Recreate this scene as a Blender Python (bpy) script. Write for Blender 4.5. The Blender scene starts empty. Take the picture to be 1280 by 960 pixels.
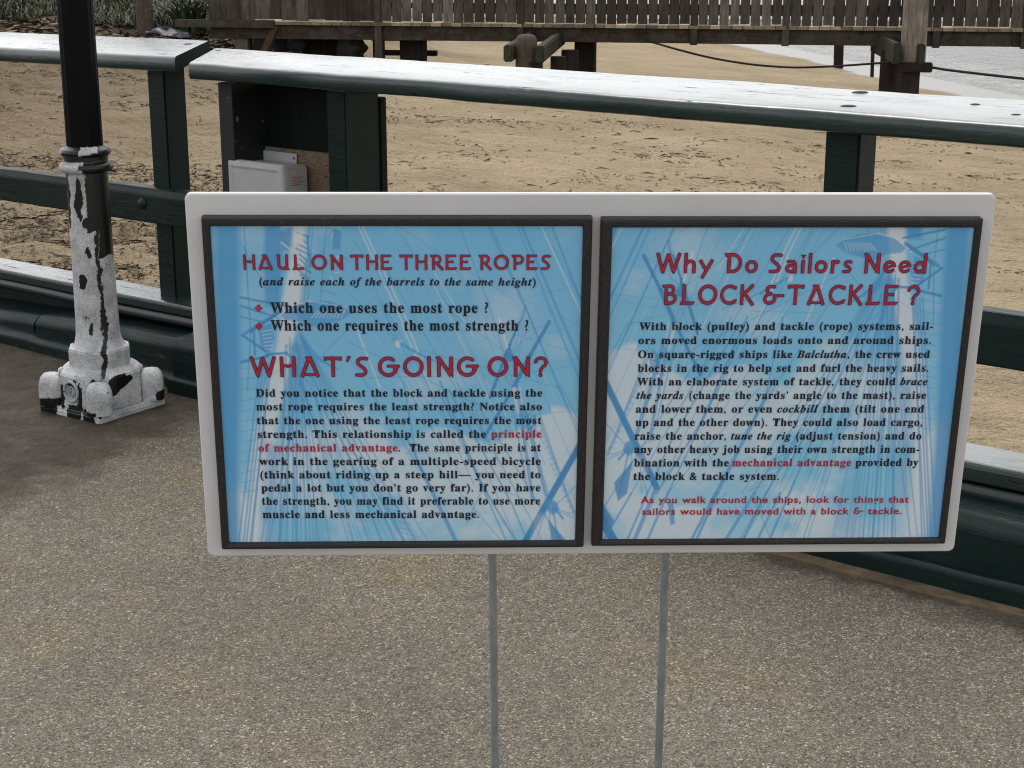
import bpy, bmesh, math, random
import numpy as np
from mathutils import Vector, Matrix, noise as mnoise

random.seed(7)
RNG = np.random.RandomState(11)
SC = bpy.context.scene
COL = SC.collection
PI = math.pi

# ------------------------------------------------------------------ camera, sky, sun, exposure
CAM_H, FPX, PITCH = 1.62, 2000.0, math.radians(15.37)
cd = bpy.data.cameras.new('camera')
cd.sensor_width = 36.0
cd.lens = 36.0 * FPX / 1280.0
cd.clip_start, cd.clip_end = 0.05, 6000
cam = bpy.data.objects.new('camera', cd)
COL.objects.link(cam)
cam.location = (0, 0, CAM_H)
cam.rotation_euler = (PI / 2 - PITCH, 0, 0)
SC.camera = cam

SUN_EL, SUN_AZ = math.radians(62), math.radians(-14)
w = bpy.data.worlds.new('World')
SC.world = w
w.use_nodes = True
nt = w.node_tree
bg = nt.nodes['Background']
sky = nt.nodes.new('ShaderNodeTexSky')
sky.sky_type = 'NISHITA'
sky.sun_disc = False
sky.sun_elevation = SUN_EL
sky.sun_rotation = SUN_AZ
sky.air_density, sky.dust_density, sky.ozone_density = 1.0, 2.0, 1.0
hs = nt.nodes.new('ShaderNodeHueSaturation')
hs.inputs['Saturation'].default_value = 0.07
nt.links.new(sky.outputs[0], hs.inputs['Color'])
nt.links.new(hs.outputs[0], bg.inputs['Color'])
bg.inputs['Strength'].default_value = 0.15

sd = bpy.data.lights.new('sun', 'SUN')
sd.energy, sd.angle, sd.color = 0.7, math.radians(28), (1.0, 0.95, 0.87)
sun = bpy.data.objects.new('sun', sd)
COL.objects.link(sun)
S = Vector((math.sin(SUN_AZ) * math.cos(SUN_EL), math.cos(SUN_AZ) * math.cos(SUN_EL), math.sin(SUN_EL)))
sun.rotation_euler = S.to_track_quat('Z', 'Y').to_euler()
sun.location = S * 30

vs = SC.view_settings
vs.view_transform, vs.look, vs.exposure, vs.gamma = 'Standard', 'None', 0.80, 1.0
SC.cycles.filter_width = 1.1

# ------------------------------------------------------------------ survey: image ray -> point on a real plane
C0 = np.array([0, 0, CAM_H])
FW = np.array([0, math.cos(PITCH), -math.sin(PITCH)])
RT = np.array([1.0, 0, 0])
UP = np.array([0, math.sin(PITCH), math.cos(PITCH)])
def ray(x, y): return FW + RT * (x - 640) / FPX + UP * (480 - y) / FPX
def on_z(x, y, z):
    d = ray(x, y); return C0 + d * ((z - CAM_H) / d[2])
def on_plane(x, y, n, o):
    d = ray(x, y); return C0 + d * ((o - C0 @ n) / (d @ n))
def on_depth(x, y, Y):
    d = ray(x, y); return C0 + d * (Y / d[1])
def frame(deg):
    a = math.radians(deg)
    return np.array([math.cos(a), math.sin(a), 0]), np.array([-math.sin(a), math.cos(a), 0])
ZV = np.array([0, 0, 1.0])

# ------------------------------------------------------------------ node / material helpers
class M:
    def __init__(s, name, base=(.5, .5, .5), rough=.6, spec=.5, metal=0.0):
        s.m = bpy.data.materials.new(name); s.m.use_nodes = True
        s.t = s.m.node_tree; s.b = s.t.nodes['Principled BSDF']
        s.b.inputs['Base Color'].default_value = (*base, 1)
        s.b.inputs['Roughness'].default_value = rough
        s.b.inputs['Specular IOR Level'].default_value = spec
        s.b.inputs['Metallic'].default_value = metal
        s._o = None
    def n(s, typ, **kw):
        nd = s.t.nodes.new(typ)
        for k, v in kw.items(): setattr(nd, k, v)
        return nd
    def l(s, a, b): s.t.links.new(a, b)
    def co(s, rotz=0.0, scale=(1, 1, 1)):
        if s._o is None: s._o = s.n('ShaderNodeNewGeometry').outputs['Position']
        mp = s.n('ShaderNodeMapping')
        # rotate first, then stretch
        if rotz:
            vr = s.n('ShaderNodeVectorRotate', rotation_type='Z_AXIS')
            vr.inputs['Angle'].default_value = rotz
            s.l(s._o, vr.inputs['Vector']); src = vr.outputs[0]
        else: src = s._o
        s.l(src, mp.inputs['Vector']); mp.inputs['Scale'].default_value = scale
        return mp.outputs[0]
    def noise(s, co, scale, detail=4, rough=.55, dist=0.0):
        nd = s.n('ShaderNodeTexNoise')
        nd.inputs['Scale'].default_value = scale; nd.inputs['Detail'].default_value = detail
        nd.inputs['Roughness'].default_value = rough; nd.inputs['Distortion'].default_value = dist
        s.l(co, nd.inputs['Vector']); return nd.outputs['Fac']
    def vor(s, co, scale, out='Distance', feature='F1'):
        nd = s.n('ShaderNodeTexVoronoi', feature=feature)
        nd.inputs['Scale'].default_value = scale
        s.l(co, nd.inputs['Vector']); return nd.outputs[out]
    def ramp(s, fac, stops, interp='LINEAR'):
        nd = s.n('ShaderNodeValToRGB'); cr = nd.color_ramp; cr.interpolation = interp
        while len(cr.elements) > 1: cr.elements.remove(cr.elements[-1])
        for i, (p, c) in enumerate(stops):
            e = cr.elements[0] if i == 0 else cr.elements.new(p)
            e.position = p
            e.color = (c, c, c, 1) if not hasattr(c, '__len__') else (*c, 1)
        s.l(fac, nd.inputs['Fac']); return nd.outputs['Color']
    def mix(s, fac, a, b, mode='MIX'):
        nd = s.n('ShaderNodeMix', data_type='RGBA', blend_type=mode)
        for sock, v in ((nd.inputs['Factor'], fac), (nd.inputs['A'], a), (nd.inputs['B'], b)):
            pass
        ins = [i for i in nd.inputs if i.enabled] if False else None
        f, A, B = nd.inputs[0], nd.inputs[6], nd.inputs[7]
        for sock, v in ((f, fac), (A, a), (B, b)):
            if isinstance(v, (int, float)): sock.default_value = v
            elif isinstance(v, tuple): sock.default_value = (*v, 1)
            else: s.l(v, sock)
        return nd.outputs[2]
    def math(s, op, a, b=None, c=None, clamp=False):
        nd = s.n('ShaderNodeMath', operation=op, use_clamp=clamp)
        for i, v in enumerate((a, b, c)):
            if v is None: continue
            if isinstance(v, (int, float)): nd.inputs[i].default_value = v
            else: s.l(v, nd.inputs[i])
        return nd.outputs[0]
    def sep(s, co):
        nd = s.n('ShaderNodeSeparateXYZ'); s.l(co, nd.inputs[0]); return nd.outputs
    def base(s, v): s.l(v, s.b.inputs['Base Color'])
    def rough(s, v): s.l(v, s.b.inputs['Roughness'])
    def bump(s, h, strength=.5, dist=.01, normal=None):
        nd = s.n('ShaderNodeBump'); nd.inputs['Strength'].default_value = strength
        nd.inputs['Distance'].default_value = dist
        s.l(h, nd.inputs['Height'])
        if normal is not None: s.l(normal, nd.inputs['Normal'])
        s.l(nd.outputs[0], s.b.inputs['Normal']); return nd.outputs[0]

def srgb(r, g, b):
    f = lambda c: (c / 255 / 12.92) if c <= 10 else ((c / 255 + .055) / 1.055) ** 2.4
    return (f(r), f(g), f(b))

# ---- ground
def mat_asphalt():
    m = M('asphalt', rough=.9, spec=.25)
    co = m.co()
    big = m.noise(co, .9, 4, .6)
    c = m.ramp(big, [(.3, (.122, .110, .088)), (.55, (.156, .140, .111)), (.75, (.186, .166, .130))])
    tan = m.ramp(m.noise(co, 1.7, 3, .6, .4), [(.52, 0), (.70, 1)])
    c = m.mix(m.math('MULTIPLY', tan, .6), c, (.185, .148, .092))
    v1 = m.n('ShaderNodeTexVoronoi'); v1.inputs['Scale'].default_value = 215; m.l(co, v1.inputs['Vector'])
    sx = m.sep(v1.outputs['Color'])
    st = m.ramp(sx[0], [(0, .36), (.3, .80), (.7, 1.08), (.92, 1.40), (1, 2.9)])
    c = m.mix(.80, c, st, 'MULTIPLY')
    v2 = m.n('ShaderNodeTexVoronoi'); v2.inputs['Scale'].default_value = 520; m.l(co, v2.inputs['Vector'])
    c = m.mix(.6, c, m.ramp(m.sep(v2.outputs['Color'])[1], [(0, .30), (.45, .95), (.85, 1.35), (1, 2.6)]), 'MULTIPLY')
    soil = m.noise(co, 20, 7, .8)
    c = m.mix(.55, c, m.ramp(soil, [(.32, .62), (.5, 1.0), (.7, 1.22)]), 'MULTIPLY')
    # rare pale stones
    v3 = m.n('ShaderNodeTexVoronoi'); v3.inputs['Scale'].default_value = 78; m.l(co, v3.inputs['Vector'])
    rare = m.math('MULTIPLY', m.ramp(m.sep(v3.outputs['Color'])[2], [(.84, 0), (.87, 1)]), m.ramp(v3.outputs['Distance'], [(.16, 1), (.26, 0)]))
    c = m.mix(m.math('MULTIPLY', rare, .70), c, (.40, .36, .29))
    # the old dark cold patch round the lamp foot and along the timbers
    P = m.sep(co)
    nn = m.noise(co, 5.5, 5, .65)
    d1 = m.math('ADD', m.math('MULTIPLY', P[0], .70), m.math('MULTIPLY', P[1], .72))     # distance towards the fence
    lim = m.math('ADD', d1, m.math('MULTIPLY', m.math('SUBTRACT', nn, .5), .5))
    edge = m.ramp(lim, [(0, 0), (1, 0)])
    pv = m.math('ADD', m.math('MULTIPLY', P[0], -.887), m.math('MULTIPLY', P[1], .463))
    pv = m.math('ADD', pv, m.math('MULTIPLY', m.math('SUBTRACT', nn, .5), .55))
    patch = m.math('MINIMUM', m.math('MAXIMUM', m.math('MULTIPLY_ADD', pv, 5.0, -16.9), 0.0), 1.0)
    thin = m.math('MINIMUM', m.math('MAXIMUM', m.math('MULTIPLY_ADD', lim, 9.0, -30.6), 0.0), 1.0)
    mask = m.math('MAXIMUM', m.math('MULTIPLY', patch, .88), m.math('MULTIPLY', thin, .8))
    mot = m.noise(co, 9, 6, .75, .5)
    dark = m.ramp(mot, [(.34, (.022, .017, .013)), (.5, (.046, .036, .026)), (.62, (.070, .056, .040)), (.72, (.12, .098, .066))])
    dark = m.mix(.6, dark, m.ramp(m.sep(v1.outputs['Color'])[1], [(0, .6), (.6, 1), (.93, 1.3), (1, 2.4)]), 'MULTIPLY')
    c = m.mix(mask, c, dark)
    m.base(c)
    h = m.math('MULTIPLY', m.math('SUBTRACT', 1.0, v1.outputs['Distance']), 1.0)
    h = m.math('ADD', h, m.math('MULTIPLY', m.sep(v1.outputs['Color'])[0], .9))
    h = m.math('ADD', h, m.math('MULTIPLY', m.noise(co, 30, 3), 1.2))
    m.bump(h, .65, .0045)
    return m.m

def mat_sand():
    m = M('beach_sand', rough=.95, spec=.15)
    co = m.co()
    P = m.sep(co)
    c = m.ramp(m.noise(co, .7, 5, .6), [(.3, (.330, .258, .165)), (.5, (.405, .322, .208)), (.7, (.470, .378, .250))])
    spk = m.noise(co, 60, 3, .7)
    c = m.mix(.5, c, m.ramp(spk, [(.3, .6), (.5, 1.0), (.72, 1.35)]), 'MULTIPLY')
    # browner and more littered on the left
    lf = m.math('MINIMUM', m.math('MAXIMUM', m.math('MULTIPLY_ADD', P[0], -.22, m.math('MULTIPLY', P[1], -.008)), 0.0), 1.0)
    c = m.mix(m.math('MULTIPLY', lf, .75), c, (.150, .112, .072))
    # dark drifts of weed scraps, and the shade of footprint pits painted as colour
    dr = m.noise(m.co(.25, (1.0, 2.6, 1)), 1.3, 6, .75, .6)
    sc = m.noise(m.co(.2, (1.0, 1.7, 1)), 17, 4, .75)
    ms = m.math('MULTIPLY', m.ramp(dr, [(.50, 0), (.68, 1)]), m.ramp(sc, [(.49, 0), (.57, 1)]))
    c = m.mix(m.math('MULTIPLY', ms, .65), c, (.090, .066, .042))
    # wet sand near the water line (s = shore coordinate)
    s_ = m.math('ADD', m.math('MULTIPLY', P[0], .99), m.math('MULTIPLY', P[1], .13))
    s_ = m.math('ADD', s_, m.math('MULTIPLY', m.math('SUBTRACT', m.noise(co, .35, 3), .5), 1.6))
    wet = m.math('MINIMUM', m.math('MAXIMUM', m.math('MULTIPLY_ADD', s_, 2.2, -23.2), 0.0), 1.0)
    c = m.mix(wet, c, (.135, .118, .092))
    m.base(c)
    m.rough(m.math('MULTIPLY_ADD', wet, -.68, .95))
    h = m.math('ADD', m.noise(m.co(.2, (1, 1.5, 1)), 7, 5, .65), m.math('MULTIPLY', m.noise(co, 32, 4, .7), .28))
    dry = m.math('SUBTRACT', 1.0, wet)
    m.bump(m.math('MULTIPLY', h, m.math('MULTIPLY_ADD', dry, .97, .03)), 1.0, .13)
    return m.m

def mat_water():
    m = M('sea_water', (.035, .045, .045), .12, .5)
    co = m.co()
    P = m.sep(co)
    s_ = m.math('ADD', m.math('MULTIPLY', P[0], .99), m.math('MULTIPLY', P[1], .13))
    n1 = m.noise(co, .5, 4, .6)
    sw = m.math('ADD', s_, m.math('MULTIPLY', m.math('SUBTRACT', n1, .5), 1.5))
    fo = m.ramp(m.math('MULTIPLY_ADD', sw, .25, -2.75), [(.18, 0), (.26, .95), (.36, .35), (.46, .1), (.54, .75), (.64, .1), (.80, .35), (1, 0)])
    br = m.ramp(m.noise(co, 5, 5, .7), [(.42, 0), (.58, 1)])
    f = m.math('MULTIPLY', fo, br)
    m.base(m.mix(f, (.045, .050, .046), (.60, .58, .54)))
    m.rough(m.math('MULTIPLY_ADD', f, .6, .14))
    h = m.math('ADD', m.noise(m.co(.35, (1, .40, 1)), 1.1, 6, .68), m.math('MULTIPLY', m.noise(co, 9, 4, .6), .35))
    m.bump(h, 1.0, .55)
    return m.m

# ---- timber
FA = math.radians(39.0)        # turns the fence direction onto X, for the grain
def mat_green(name='dark_green_paint', worn=.0):
    m = M(name, rough=.40, spec=.20)
    co = m.co(FA, (1.2, 9, 9))
    grain = m.noise(co, 9, 6, .65, .6)
    cr = m.noise(m.co(FA, (.9, 11, 11)), 5.5, 7, .75, 1.2)
    c = m.ramp(m.noise(m.co(), 4, 4), [(.3, (.0035, .0125, .0105)), (.7, (.006, .019, .016))])
    if worn > 0:
        chip = m.ramp(m.noise(m.co(FA, (.55, 2.4, 2.4)), 7, 6, .72, .8), [(.70 - .12 * worn, 0), (.73 - .12 * worn, 1)])
        c = m.mix(m.math('MULTIPLY', chip, .8), c, (.11, .085, .055))
    m.base(c)
    m.rough(m.ramp(m.noise(co, 5, 4, .6), [(.3, .30), (.7, .50)]))
    h = m.math('ADD', grain, m.math('MULTIPLY', m.ramp(cr, [(.36, 0), (.42, 1)]), .9))
    m.bump(h, .22, .006)
    return m.m
def mat_cap():
    # gloss deck paint on the rail cap: raised grain, open checks, worn film that scatters
    m = M('gloss_green_cap_paint', rough=.3, spec=.5)
    grain = m.noise(m.co(FA, (1.3, 10, 6)), 10, 6, .65, .5)
    ck = m.noise(m.co(FA, (.55, 7.5, 4)), 5.0, 7, .72, 1.6)
    check = m.ramp(ck, [(.350, 1), (.385, 0)])
    lump = m.noise(m.co(FA, (1, 3, 3)), 18, 4, .6)
    c = m.ramp(m.noise(m.co(), 3, 4), [(.3, (.005, .020, .017)), (.7, (.009, .028, .024))])
    c = m.mix(check, c, (.012, .012, .010))
    m.base(c)
    wear = m.ramp(m.noise(m.co(FA, (1, 3, 3)), 3.0, 6, .7, .4), [(.28, .66), (.52, 1.0)])
    m.l(m.math('MULTIPLY', wear, m.math('SUBTRACT', 1.0, m.math('MULTIPLY', check, .9))), m.b.inputs['Coat Weight'])
    m.l(m.math('MULTIPLY', m.math('SUBTRACT', 1.0, check), .2), m.b.inputs['Specular IOR Level'])
    m.b.inputs['Coat IOR'].default_value = 1.56
    m.b.inputs['Coat Roughness'].default_value = .20
    m.rough(m.ramp(check, [(0, .34), (1, .8)]))
    h = m.math('SUBTRACT', m.math('ADD', m.math('MULTIPLY', grain, .5), m.math('MULTIPLY', lump, .6)), m.math('MULTIPLY', check, 2.0))
    nb = m.bump(h, .30, .004)
    m.l(nb, m.b.inputs['Coat Normal'])
    return m.m
def mat_wood(name, lo, hi, axis='Z', rough=.85, moss=None, scale=1.0):
    m = M(name, rough=rough, spec=.2)
    st = {'Z': (9, 9, .9), 'X': (.9, 9, 9), 'Y': (9, .9, 9)}[axis]
    st = tuple(a * scale for a in st)
    g = m.noise(m.co(0, st), 3.5, 7, .7, .7)
    big = m.noise(m.co(), 1.6, 5, .65)
    c = m.ramp(g, [(.28, lo), (.72, hi)])
    c = m.mix(.7, c, m.ramp(big, [(.3, .45), (.5, .95), (.7, 1.6)]), 'MULTIPLY')
    ge = m.n('ShaderNodeNewGeometry')
    c = m.mix(.8, c, m.ramp(ge.outputs['Random Per Island'], [(0, .45), (.5, .9), (.85, 1.3), (1, 2.1)]), 'MULTIPLY')
    if moss:
        c = m.mix(m.math('MULTIPLY', m.ramp(m.noise(m.co(), 6, 5, .7), [(.45, 0), (.62, 1)]), .75), c, moss)
    m.base(c)
    m.bump(g, .5, .01)
    return m.m

# ---- lamp paint: flaking pale primer over black iron
def mat_lamp(cx, cy, rad, name, flakes=None):
    m = M(name, rough=.5, spec=.5)
    co = m.co()
    P = m.sep(co)
    nz = m.noise(co, 26, 5, .62)
    nb = m.noise(co, 7, 4, .6)
    jig = m.math('MULTIPLY', m.math('SUBTRACT', nz, .5), .55)
    jig2 = m.math('MULTIPLY', m.math('SUBTRACT', nb, .5), .9)
    x = m.math('ADD', m.math('MULTIPLY', m.math('SUBTRACT', P[0], cx), 1.0 / rad), m.math('ADD', jig, m.math('MULTIPLY', jig2, .35)))
    z = m.math('ADD', P[2], m.math('MULTIPLY', m.math('ADD', jig, jig2), .05))
    def ell(x0, z0, rx, rz):     # >0 inside
        a = m.math('POWER', m.math('ABSOLUTE', m.math('DIVIDE', m.math('SUBTRACT', x, x0), rx)), 2.0)
        b = m.math('POWER', m.math('ABSOLUTE', m.math('DIVIDE', m.math('SUBTRACT', z, z0), rz)), 2.0)
        return m.math('SUBTRACT', 1.0, m.math('ADD', a, b))
    def box(x0, x1, z0, z1):
        a = m.math('MINIMUM', m.math('SUBTRACT', x, x0), m.math('SUBTRACT', x1, x))
        b = m.math('MINIMUM', m.math('SUBTRACT', z, z0), m.math('SUBTRACT', z1, z))
        return m.math('MINIMUM', a, m.math('MULTIPLY', b, 8.0))
    shapes = (flakes or LAMP_FLAKES)(ell, box)
    cur = shapes[0]
    for s_ in shapes[1:]: cur = m.math('MAXIMUM', cur, s_)
    rnd = m.ramp(m.noise(co, 17, 5, .7), [(.665, 0), (.67, 1)])
    mask = m.math('MAXIMUM', m.ramp(cur, [(0, 0), (.03, 1)]), rnd)
    speck = m.noise(co, 160, 3, .7)
    white = m.ramp(speck, [(.3, (.30, .302, .31)), (.5, (.46, .462, .47)), (.7, (.62, .62, .625))])
    dirt = m.ramp(m.noise(co, 12, 5, .65), [(.36, .42), (.58, 1.05)])
    white = m.mix(.6, white, dirt, 'MULTIPLY')
    white = m.mix(1.0, white, (1.12, 1.12, 1.12), 'MULTIPLY')
    m.base(m.mix(mask, white, (.005, .005, .0055)))
    m.rough(m.ramp(mask, [(0, .75), (1, .30)]))
    h = m.math('ADD', m.math('MULTIPLY', mask, -1.0), m.math('MULTIPLY', speck, .5))
    m.bump(h, .6, .002)
    return m.m

# ------------------------------------------------------------------ mesh helpers
class MB:
    def __init__(s): s.v = []; s.f = []; s.sm = []
    def add(s, vs_, fs, smooth=False):
        o = len(s.v); s.v += [tuple(map(float, p)) for p in vs_]
        s.f += [tuple(i + o for i in f) for f in fs]; s.sm += [smooth] * len(fs)
    def box(s, c, ax, ay, az, sx, sy, sz):
        c = np.asarray(c, float); ax, ay, az = (np.asarray(a, float) for a in (ax, ay, az))
        vs_ = [c + ax * sx / 2 * i + ay * sy / 2 * j + az * sz / 2 * k for i in (-1, 1) for j in (-1, 1) for k in (-1, 1)]
        s.add(vs_, [(0, 1, 3, 2), (4, 6, 7, 5), (0, 4, 5, 1), (2, 3, 7, 6), (0, 2, 6, 4), (1, 5, 7, 3)])
    def lathe(s, c, prof, seg=24, phase=0.0, smooth=True, cap=True):
        rings = []
        vs_ = []
        for r, z in prof:
            for k in range(seg):
                a = phase + 2 * PI * k / seg
                vs_.append((c[0] + r * math.cos(a), c[1] + r * math.sin(a), c[2] + z))
        fs = []
        n = len(prof)
        for i in range(n - 1):
            for k in range(seg):
                k2 = (k + 1) % seg
                fs.append((i * seg + k, i * seg + k2, (i + 1) * seg + k2, (i + 1) * seg + k))
        s.add(vs_, fs, smooth)
        if cap:
            s.add([vs_[k] for k in range(seg)][::-1], [tuple(range(seg))])
            s.add([vs_[(n - 1) * seg + k] for k in range(seg)], [tuple(range(seg))])
    def tube(s, pts, r, seg=10, smooth=True, radii=None, cap=True):
        pts = [np.asarray(p, float) for p in pts]
        vs_, fs = [], []
        for i, p in enumerate(pts):
            t = pts[min(i + 1, len(pts) - 1)] - pts[max(i - 1, 0)]
            t = t / np.linalg.norm(t)
            a = np.cross(t, ZV)
            if np.linalg.norm(a) < 1e-4: a = np.array([1.0, 0, 0])
            a /= np.linalg.norm(a); b = np.cross(a, t)
            rr = radii[i] if radii else r
            for k in range(seg):
                th = 2 * PI * k / seg
                vs_.append(p + (a * math.cos(th) + b * math.sin(th)) * rr)
        for i in range(len(pts) - 1):
            for k in range(seg):
                k2 = (k + 1) % seg
                fs.append((i * seg + k, i * seg + k2, (i + 1) * seg + k2, (i + 1) * seg + k))
        s.add(vs_, fs, smooth)
        if cap:
            s.add(vs_[:seg][::-1], [tuple(range(seg))]); s.add(vs_[-seg:], [tuple(range(seg))])
    def prism(s, prof, stations, smooth=False):
        """prof: closed list of (o,z); stations: list of functions (o,z)->3D point"""
        n = len(prof)
        vs_, fs = [], []
        for st in stations: vs_ += [st(o, z) for o, z in prof]
        for i in range(len(stations) - 1):
            for k in range(n):
                k2 = (k + 1) % n
                fs.append((i * n + k, (i + 1) * n + k, (i + 1) * n + k2, i * n + k2))
        s.add(vs_, fs, smooth)
        s.add(vs_[:n], [tuple(range(n))]); s.add(vs_[-n:][::-1], [tuple(range(n))])
    def build(s, name, mat, parent=None, org=None, bevel=0.0, auto=True):
        if org is None: org = root_loc(parent) if parent else np.zeros(3)
        me = bpy.data.meshes.new(name)
        me.from_pydata([tuple(np.asarray(v) - org) for v in s.v], [], s.f)
        me.polygons.foreach_set('use_smooth', s.sm)
        me.update()
        if bevel or auto:
            bm = bmesh.new(); bm.from_mesh(me)
            if bevel:
                bmesh.ops.remove_doubles(bm, verts=bm.verts, dist=1e-5)
                es = [e for e in bm.edges if len(e.link_faces) == 2 and e.calc_face_angle(0) > .6]
                bmesh.ops.bevel(bm, geom=es, offset=bevel, segments=2, affect='EDGES', clamp_overlap=True)
            bmesh.ops.recalc_face_normals(bm, faces=bm.faces)
            bm.to_mesh(me); bm.free()
        me.materials.append(mat)
        o = bpy.data.objects.new(name, me); COL.objects.link(o)
        if parent: o.parent = parent
        else: o.location = org
        return o

def root_loc(p):
    while p.parent: p = p.parent
    return np.array(p.location)
def tag(o, label, cat, group=None, kind=None):
    o['label'] = label; o['category'] = cat
    if group: o['group'] = group
    if kind: o['kind'] = kind
    return o
def thing(name, loc, label, cat, group=None):
    o = bpy.data.objects.new(name, None); COL.objects.link(o)
    o.location = tuple(loc); o.empty_display_size = .1
    return tag(o, label, cat, group)
def structure(o): o['kind'] = 'structure'; return o
def rounded(prof, r, seg=3):
    """round every corner of a closed (o,z) polygon; r may be a list"""
    out = []; n = len(prof)
    for i in range(n):
        p0, p1, p2 = (np.array(prof[j % n], float) for j in (i - 1, i, i + 1))
        rr = r[i] if hasattr(r, '__len__') else r
        if rr <= 0: out.append(tuple(p1)); continue
        a = (p0 - p1); b = (p2 - p1); la, lb = np.linalg.norm(a), np.linalg.norm(b)
        q = min(rr, la * .49, lb * .49)
        A, B = p1 + a / la * q, p1 + b / lb * q
        for k in range(seg + 1):
            t = k / seg
            out.append(tuple((1 - t) ** 2 * A + 2 * t * (1 - t) * p1 + t * t * B))
    return out


# ------------------------------------------------------------------ ground, sand, water
dR, nR = frame(-38.5)
dL, nL = frame(-40.0)
BR, BL = 3.722, 3.650              # offsets of the fence foot from the viewpoint, right and left run

def grid(name, xs, ys, zf, mat, parent=None, keep=None):
    nx, ny = len(xs), len(ys)
    X, Y = np.meshgrid(xs, ys)
    Z = zf(X, Y)
    v = np.stack([X, Y, Z], -1).reshape(-1, 3)
    idx = np.arange(nx * ny).reshape(ny, nx)
    f = np.stack([idx[:-1, :-1], idx[:-1, 1:], idx[1:, 1:], idx[1:, :-1]], -1).reshape(-1, 4)
    if keep is not None:
        f = f[keep(v[f].mean(1))]
    me = bpy.data.meshes.new(name)
    me.vertices.add(len(v)); me.vertices.foreach_set('co', v.ravel())
    me.loops.add(f.size); me.loops.foreach_set('vertex_index', f.ravel().astype(np.int32))
    me.polygons.add(len(f)); me.polygons.foreach_set('loop_start', np.arange(0, f.size, 4, dtype=np.int32))
    me.polygons.foreach_set('use_smooth', np.ones(len(f), bool))
    me.update(calc_edges=True); me.validate()
    me.materials.append(mat)
    o = bpy.data.objects.new(name, me); COL.objects.link(o)
    if parent: o.parent = parent
    return o

VT = {}
def vnoise(X, Y, scale, seed=0, oct_=4, gain=.5, aniso=1.0):
    """value noise fbm on numpy arrays"""
    if seed not in VT: VT[seed] = np.random.RandomState(seed).rand(256, 256)
    T = VT[seed]
    out = np.zeros_like(X, float); amp, tot = 1.0, 0.0
    x, y = X / scale, Y / scale * aniso
    for _ in range(oct_):
        xi, yi = np.floor(x).astype(int), np.floor(y).astype(int)
        fx, fy = x - xi, y - yi
        fx, fy = fx * fx * (3 - 2 * fx), fy * fy * (3 - 2 * fy)
        g = lambda a, b: T[a % 256, b % 256]
        out += amp * ((g(xi, yi) * (1 - fx) + g(xi + 1, yi) * fx) * (1 - fy) + (g(xi, yi + 1) * (1 - fx) + g(xi + 1, yi + 1) * fx) * fy)
        tot += amp; amp *= gain; x, y = x * 2.03 + 17.3, y * 2.03 + 5.1
    return out / tot

def sand_h(X, Y):
    s_ = .99 * X + .13 * Y
    z = -.05 - .071 * s_
    z = np.maximum(z, -1.6)
    # bank rising behind the boardwalk's landward end
    b = np.clip((Y + .12 * (-X) - 24.6) / 7.0, 0, 1) * np.clip((-X - 1.0) / 3.0, 0, 1)
    z = z + b * .75 * (1 + .5 * vnoise(X, Y, 1.5, 5))
    dry = np.clip((11.2 - s_) / 2.0, 0, 1)
    lum = vnoise(X, Y, .55, 1, 4, .55, 1.3) - .5
    foot = np.clip(vnoise(X, Y, .30, 2, 2, .5, 1.2) - .58, 0, 1) * np.clip(vnoise(X, Y, 3.0, 21, 3) * 3.2 - 1.0, .15, 1.1)
    near = np.clip(1.25 - Y / 40, .5, 1)
    left = np.clip(.75 - .10 * s_, .35, 1.3)
    return z + dry * near * left * (lum * .27 - foot * .55)

sand_xs = np.concatenate([np.linspace(-60, -12, 25), np.linspace(-11.5, 11.5, 420), np.linspace(12, 40, 15)])
sand_ys = np.concatenate([np.linspace(1.5, 4, 12), 4 * (40 / 4.0) ** np.linspace(0.01, 1, 420), np.linspace(42, 90, 20)])
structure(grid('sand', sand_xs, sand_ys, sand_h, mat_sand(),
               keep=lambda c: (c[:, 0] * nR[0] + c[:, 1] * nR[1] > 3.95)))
def on_sand(x, y):
    d = ray(x, y); t = np.linspace(3, 60, 12000)
    p = C0 + d * t[:, None]
    return p[int(np.argmax(p[:, 2] <= sand_h(p[:, 0], p[:, 1])))]
asphalt_m = mat_asphalt()
structure(grid('asphalt', np.linspace(-14, 14, 113), np.linspace(-12, 16, 113),
               lambda X, Y: (vnoise(X, Y, 1.1, 3) - .5) * .012 - .004, asphalt_m,
               keep=lambda c: (c[:, 0] * nR[0] + c[:, 1] * nR[1] < 3.93)))
wx = np.concatenate([np.linspace(-3000, 0, 20), np.linspace(3, 40, 60), np.linspace(60, 3000, 24)])
wy = np.concatenate([np.linspace(-200, 6, 12), np.linspace(8, 90, 80), np.linspace(110, 5000, 30)])
structure(grid('water', wx, wy, lambda X, Y: -.93 + 0 * X, mat_water()))

# pale strip of old concrete along the foot of the right-hand timbers
con = M('old_concrete', rough=.9, spec=.2)
con.base(con.ramp(con.noise(con.co(), 5, 6, .7), [(.30, (.035, .027, .019)), (.48, (.095, .072, .047)), (.62, (.150, .116, .078)), (.78, (.21, .168, .115))]))
con.bump(con.noise(con.co(), 40, 4), .5, .004)
mb = MB()
P1, P0 = on_z(1250, 771, 0), on_z(960, 703, 0)
for t0, t1 in ((-4.2, 1.2),):
    st = lambda t: (lambda o, z: dR * t + nR * (o + .006 * math.sin(t * 9) - .012 * math.sin(t * 2.3)) + ZV * z)
    mb.prism([(3.676, -.02), (3.676, .005), (3.86, .010), (3.86, -.02)], [st(t) for t in np.linspace(t0, t1, 60)])
structure(mb.build('kerb_strip', con.m))

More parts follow.
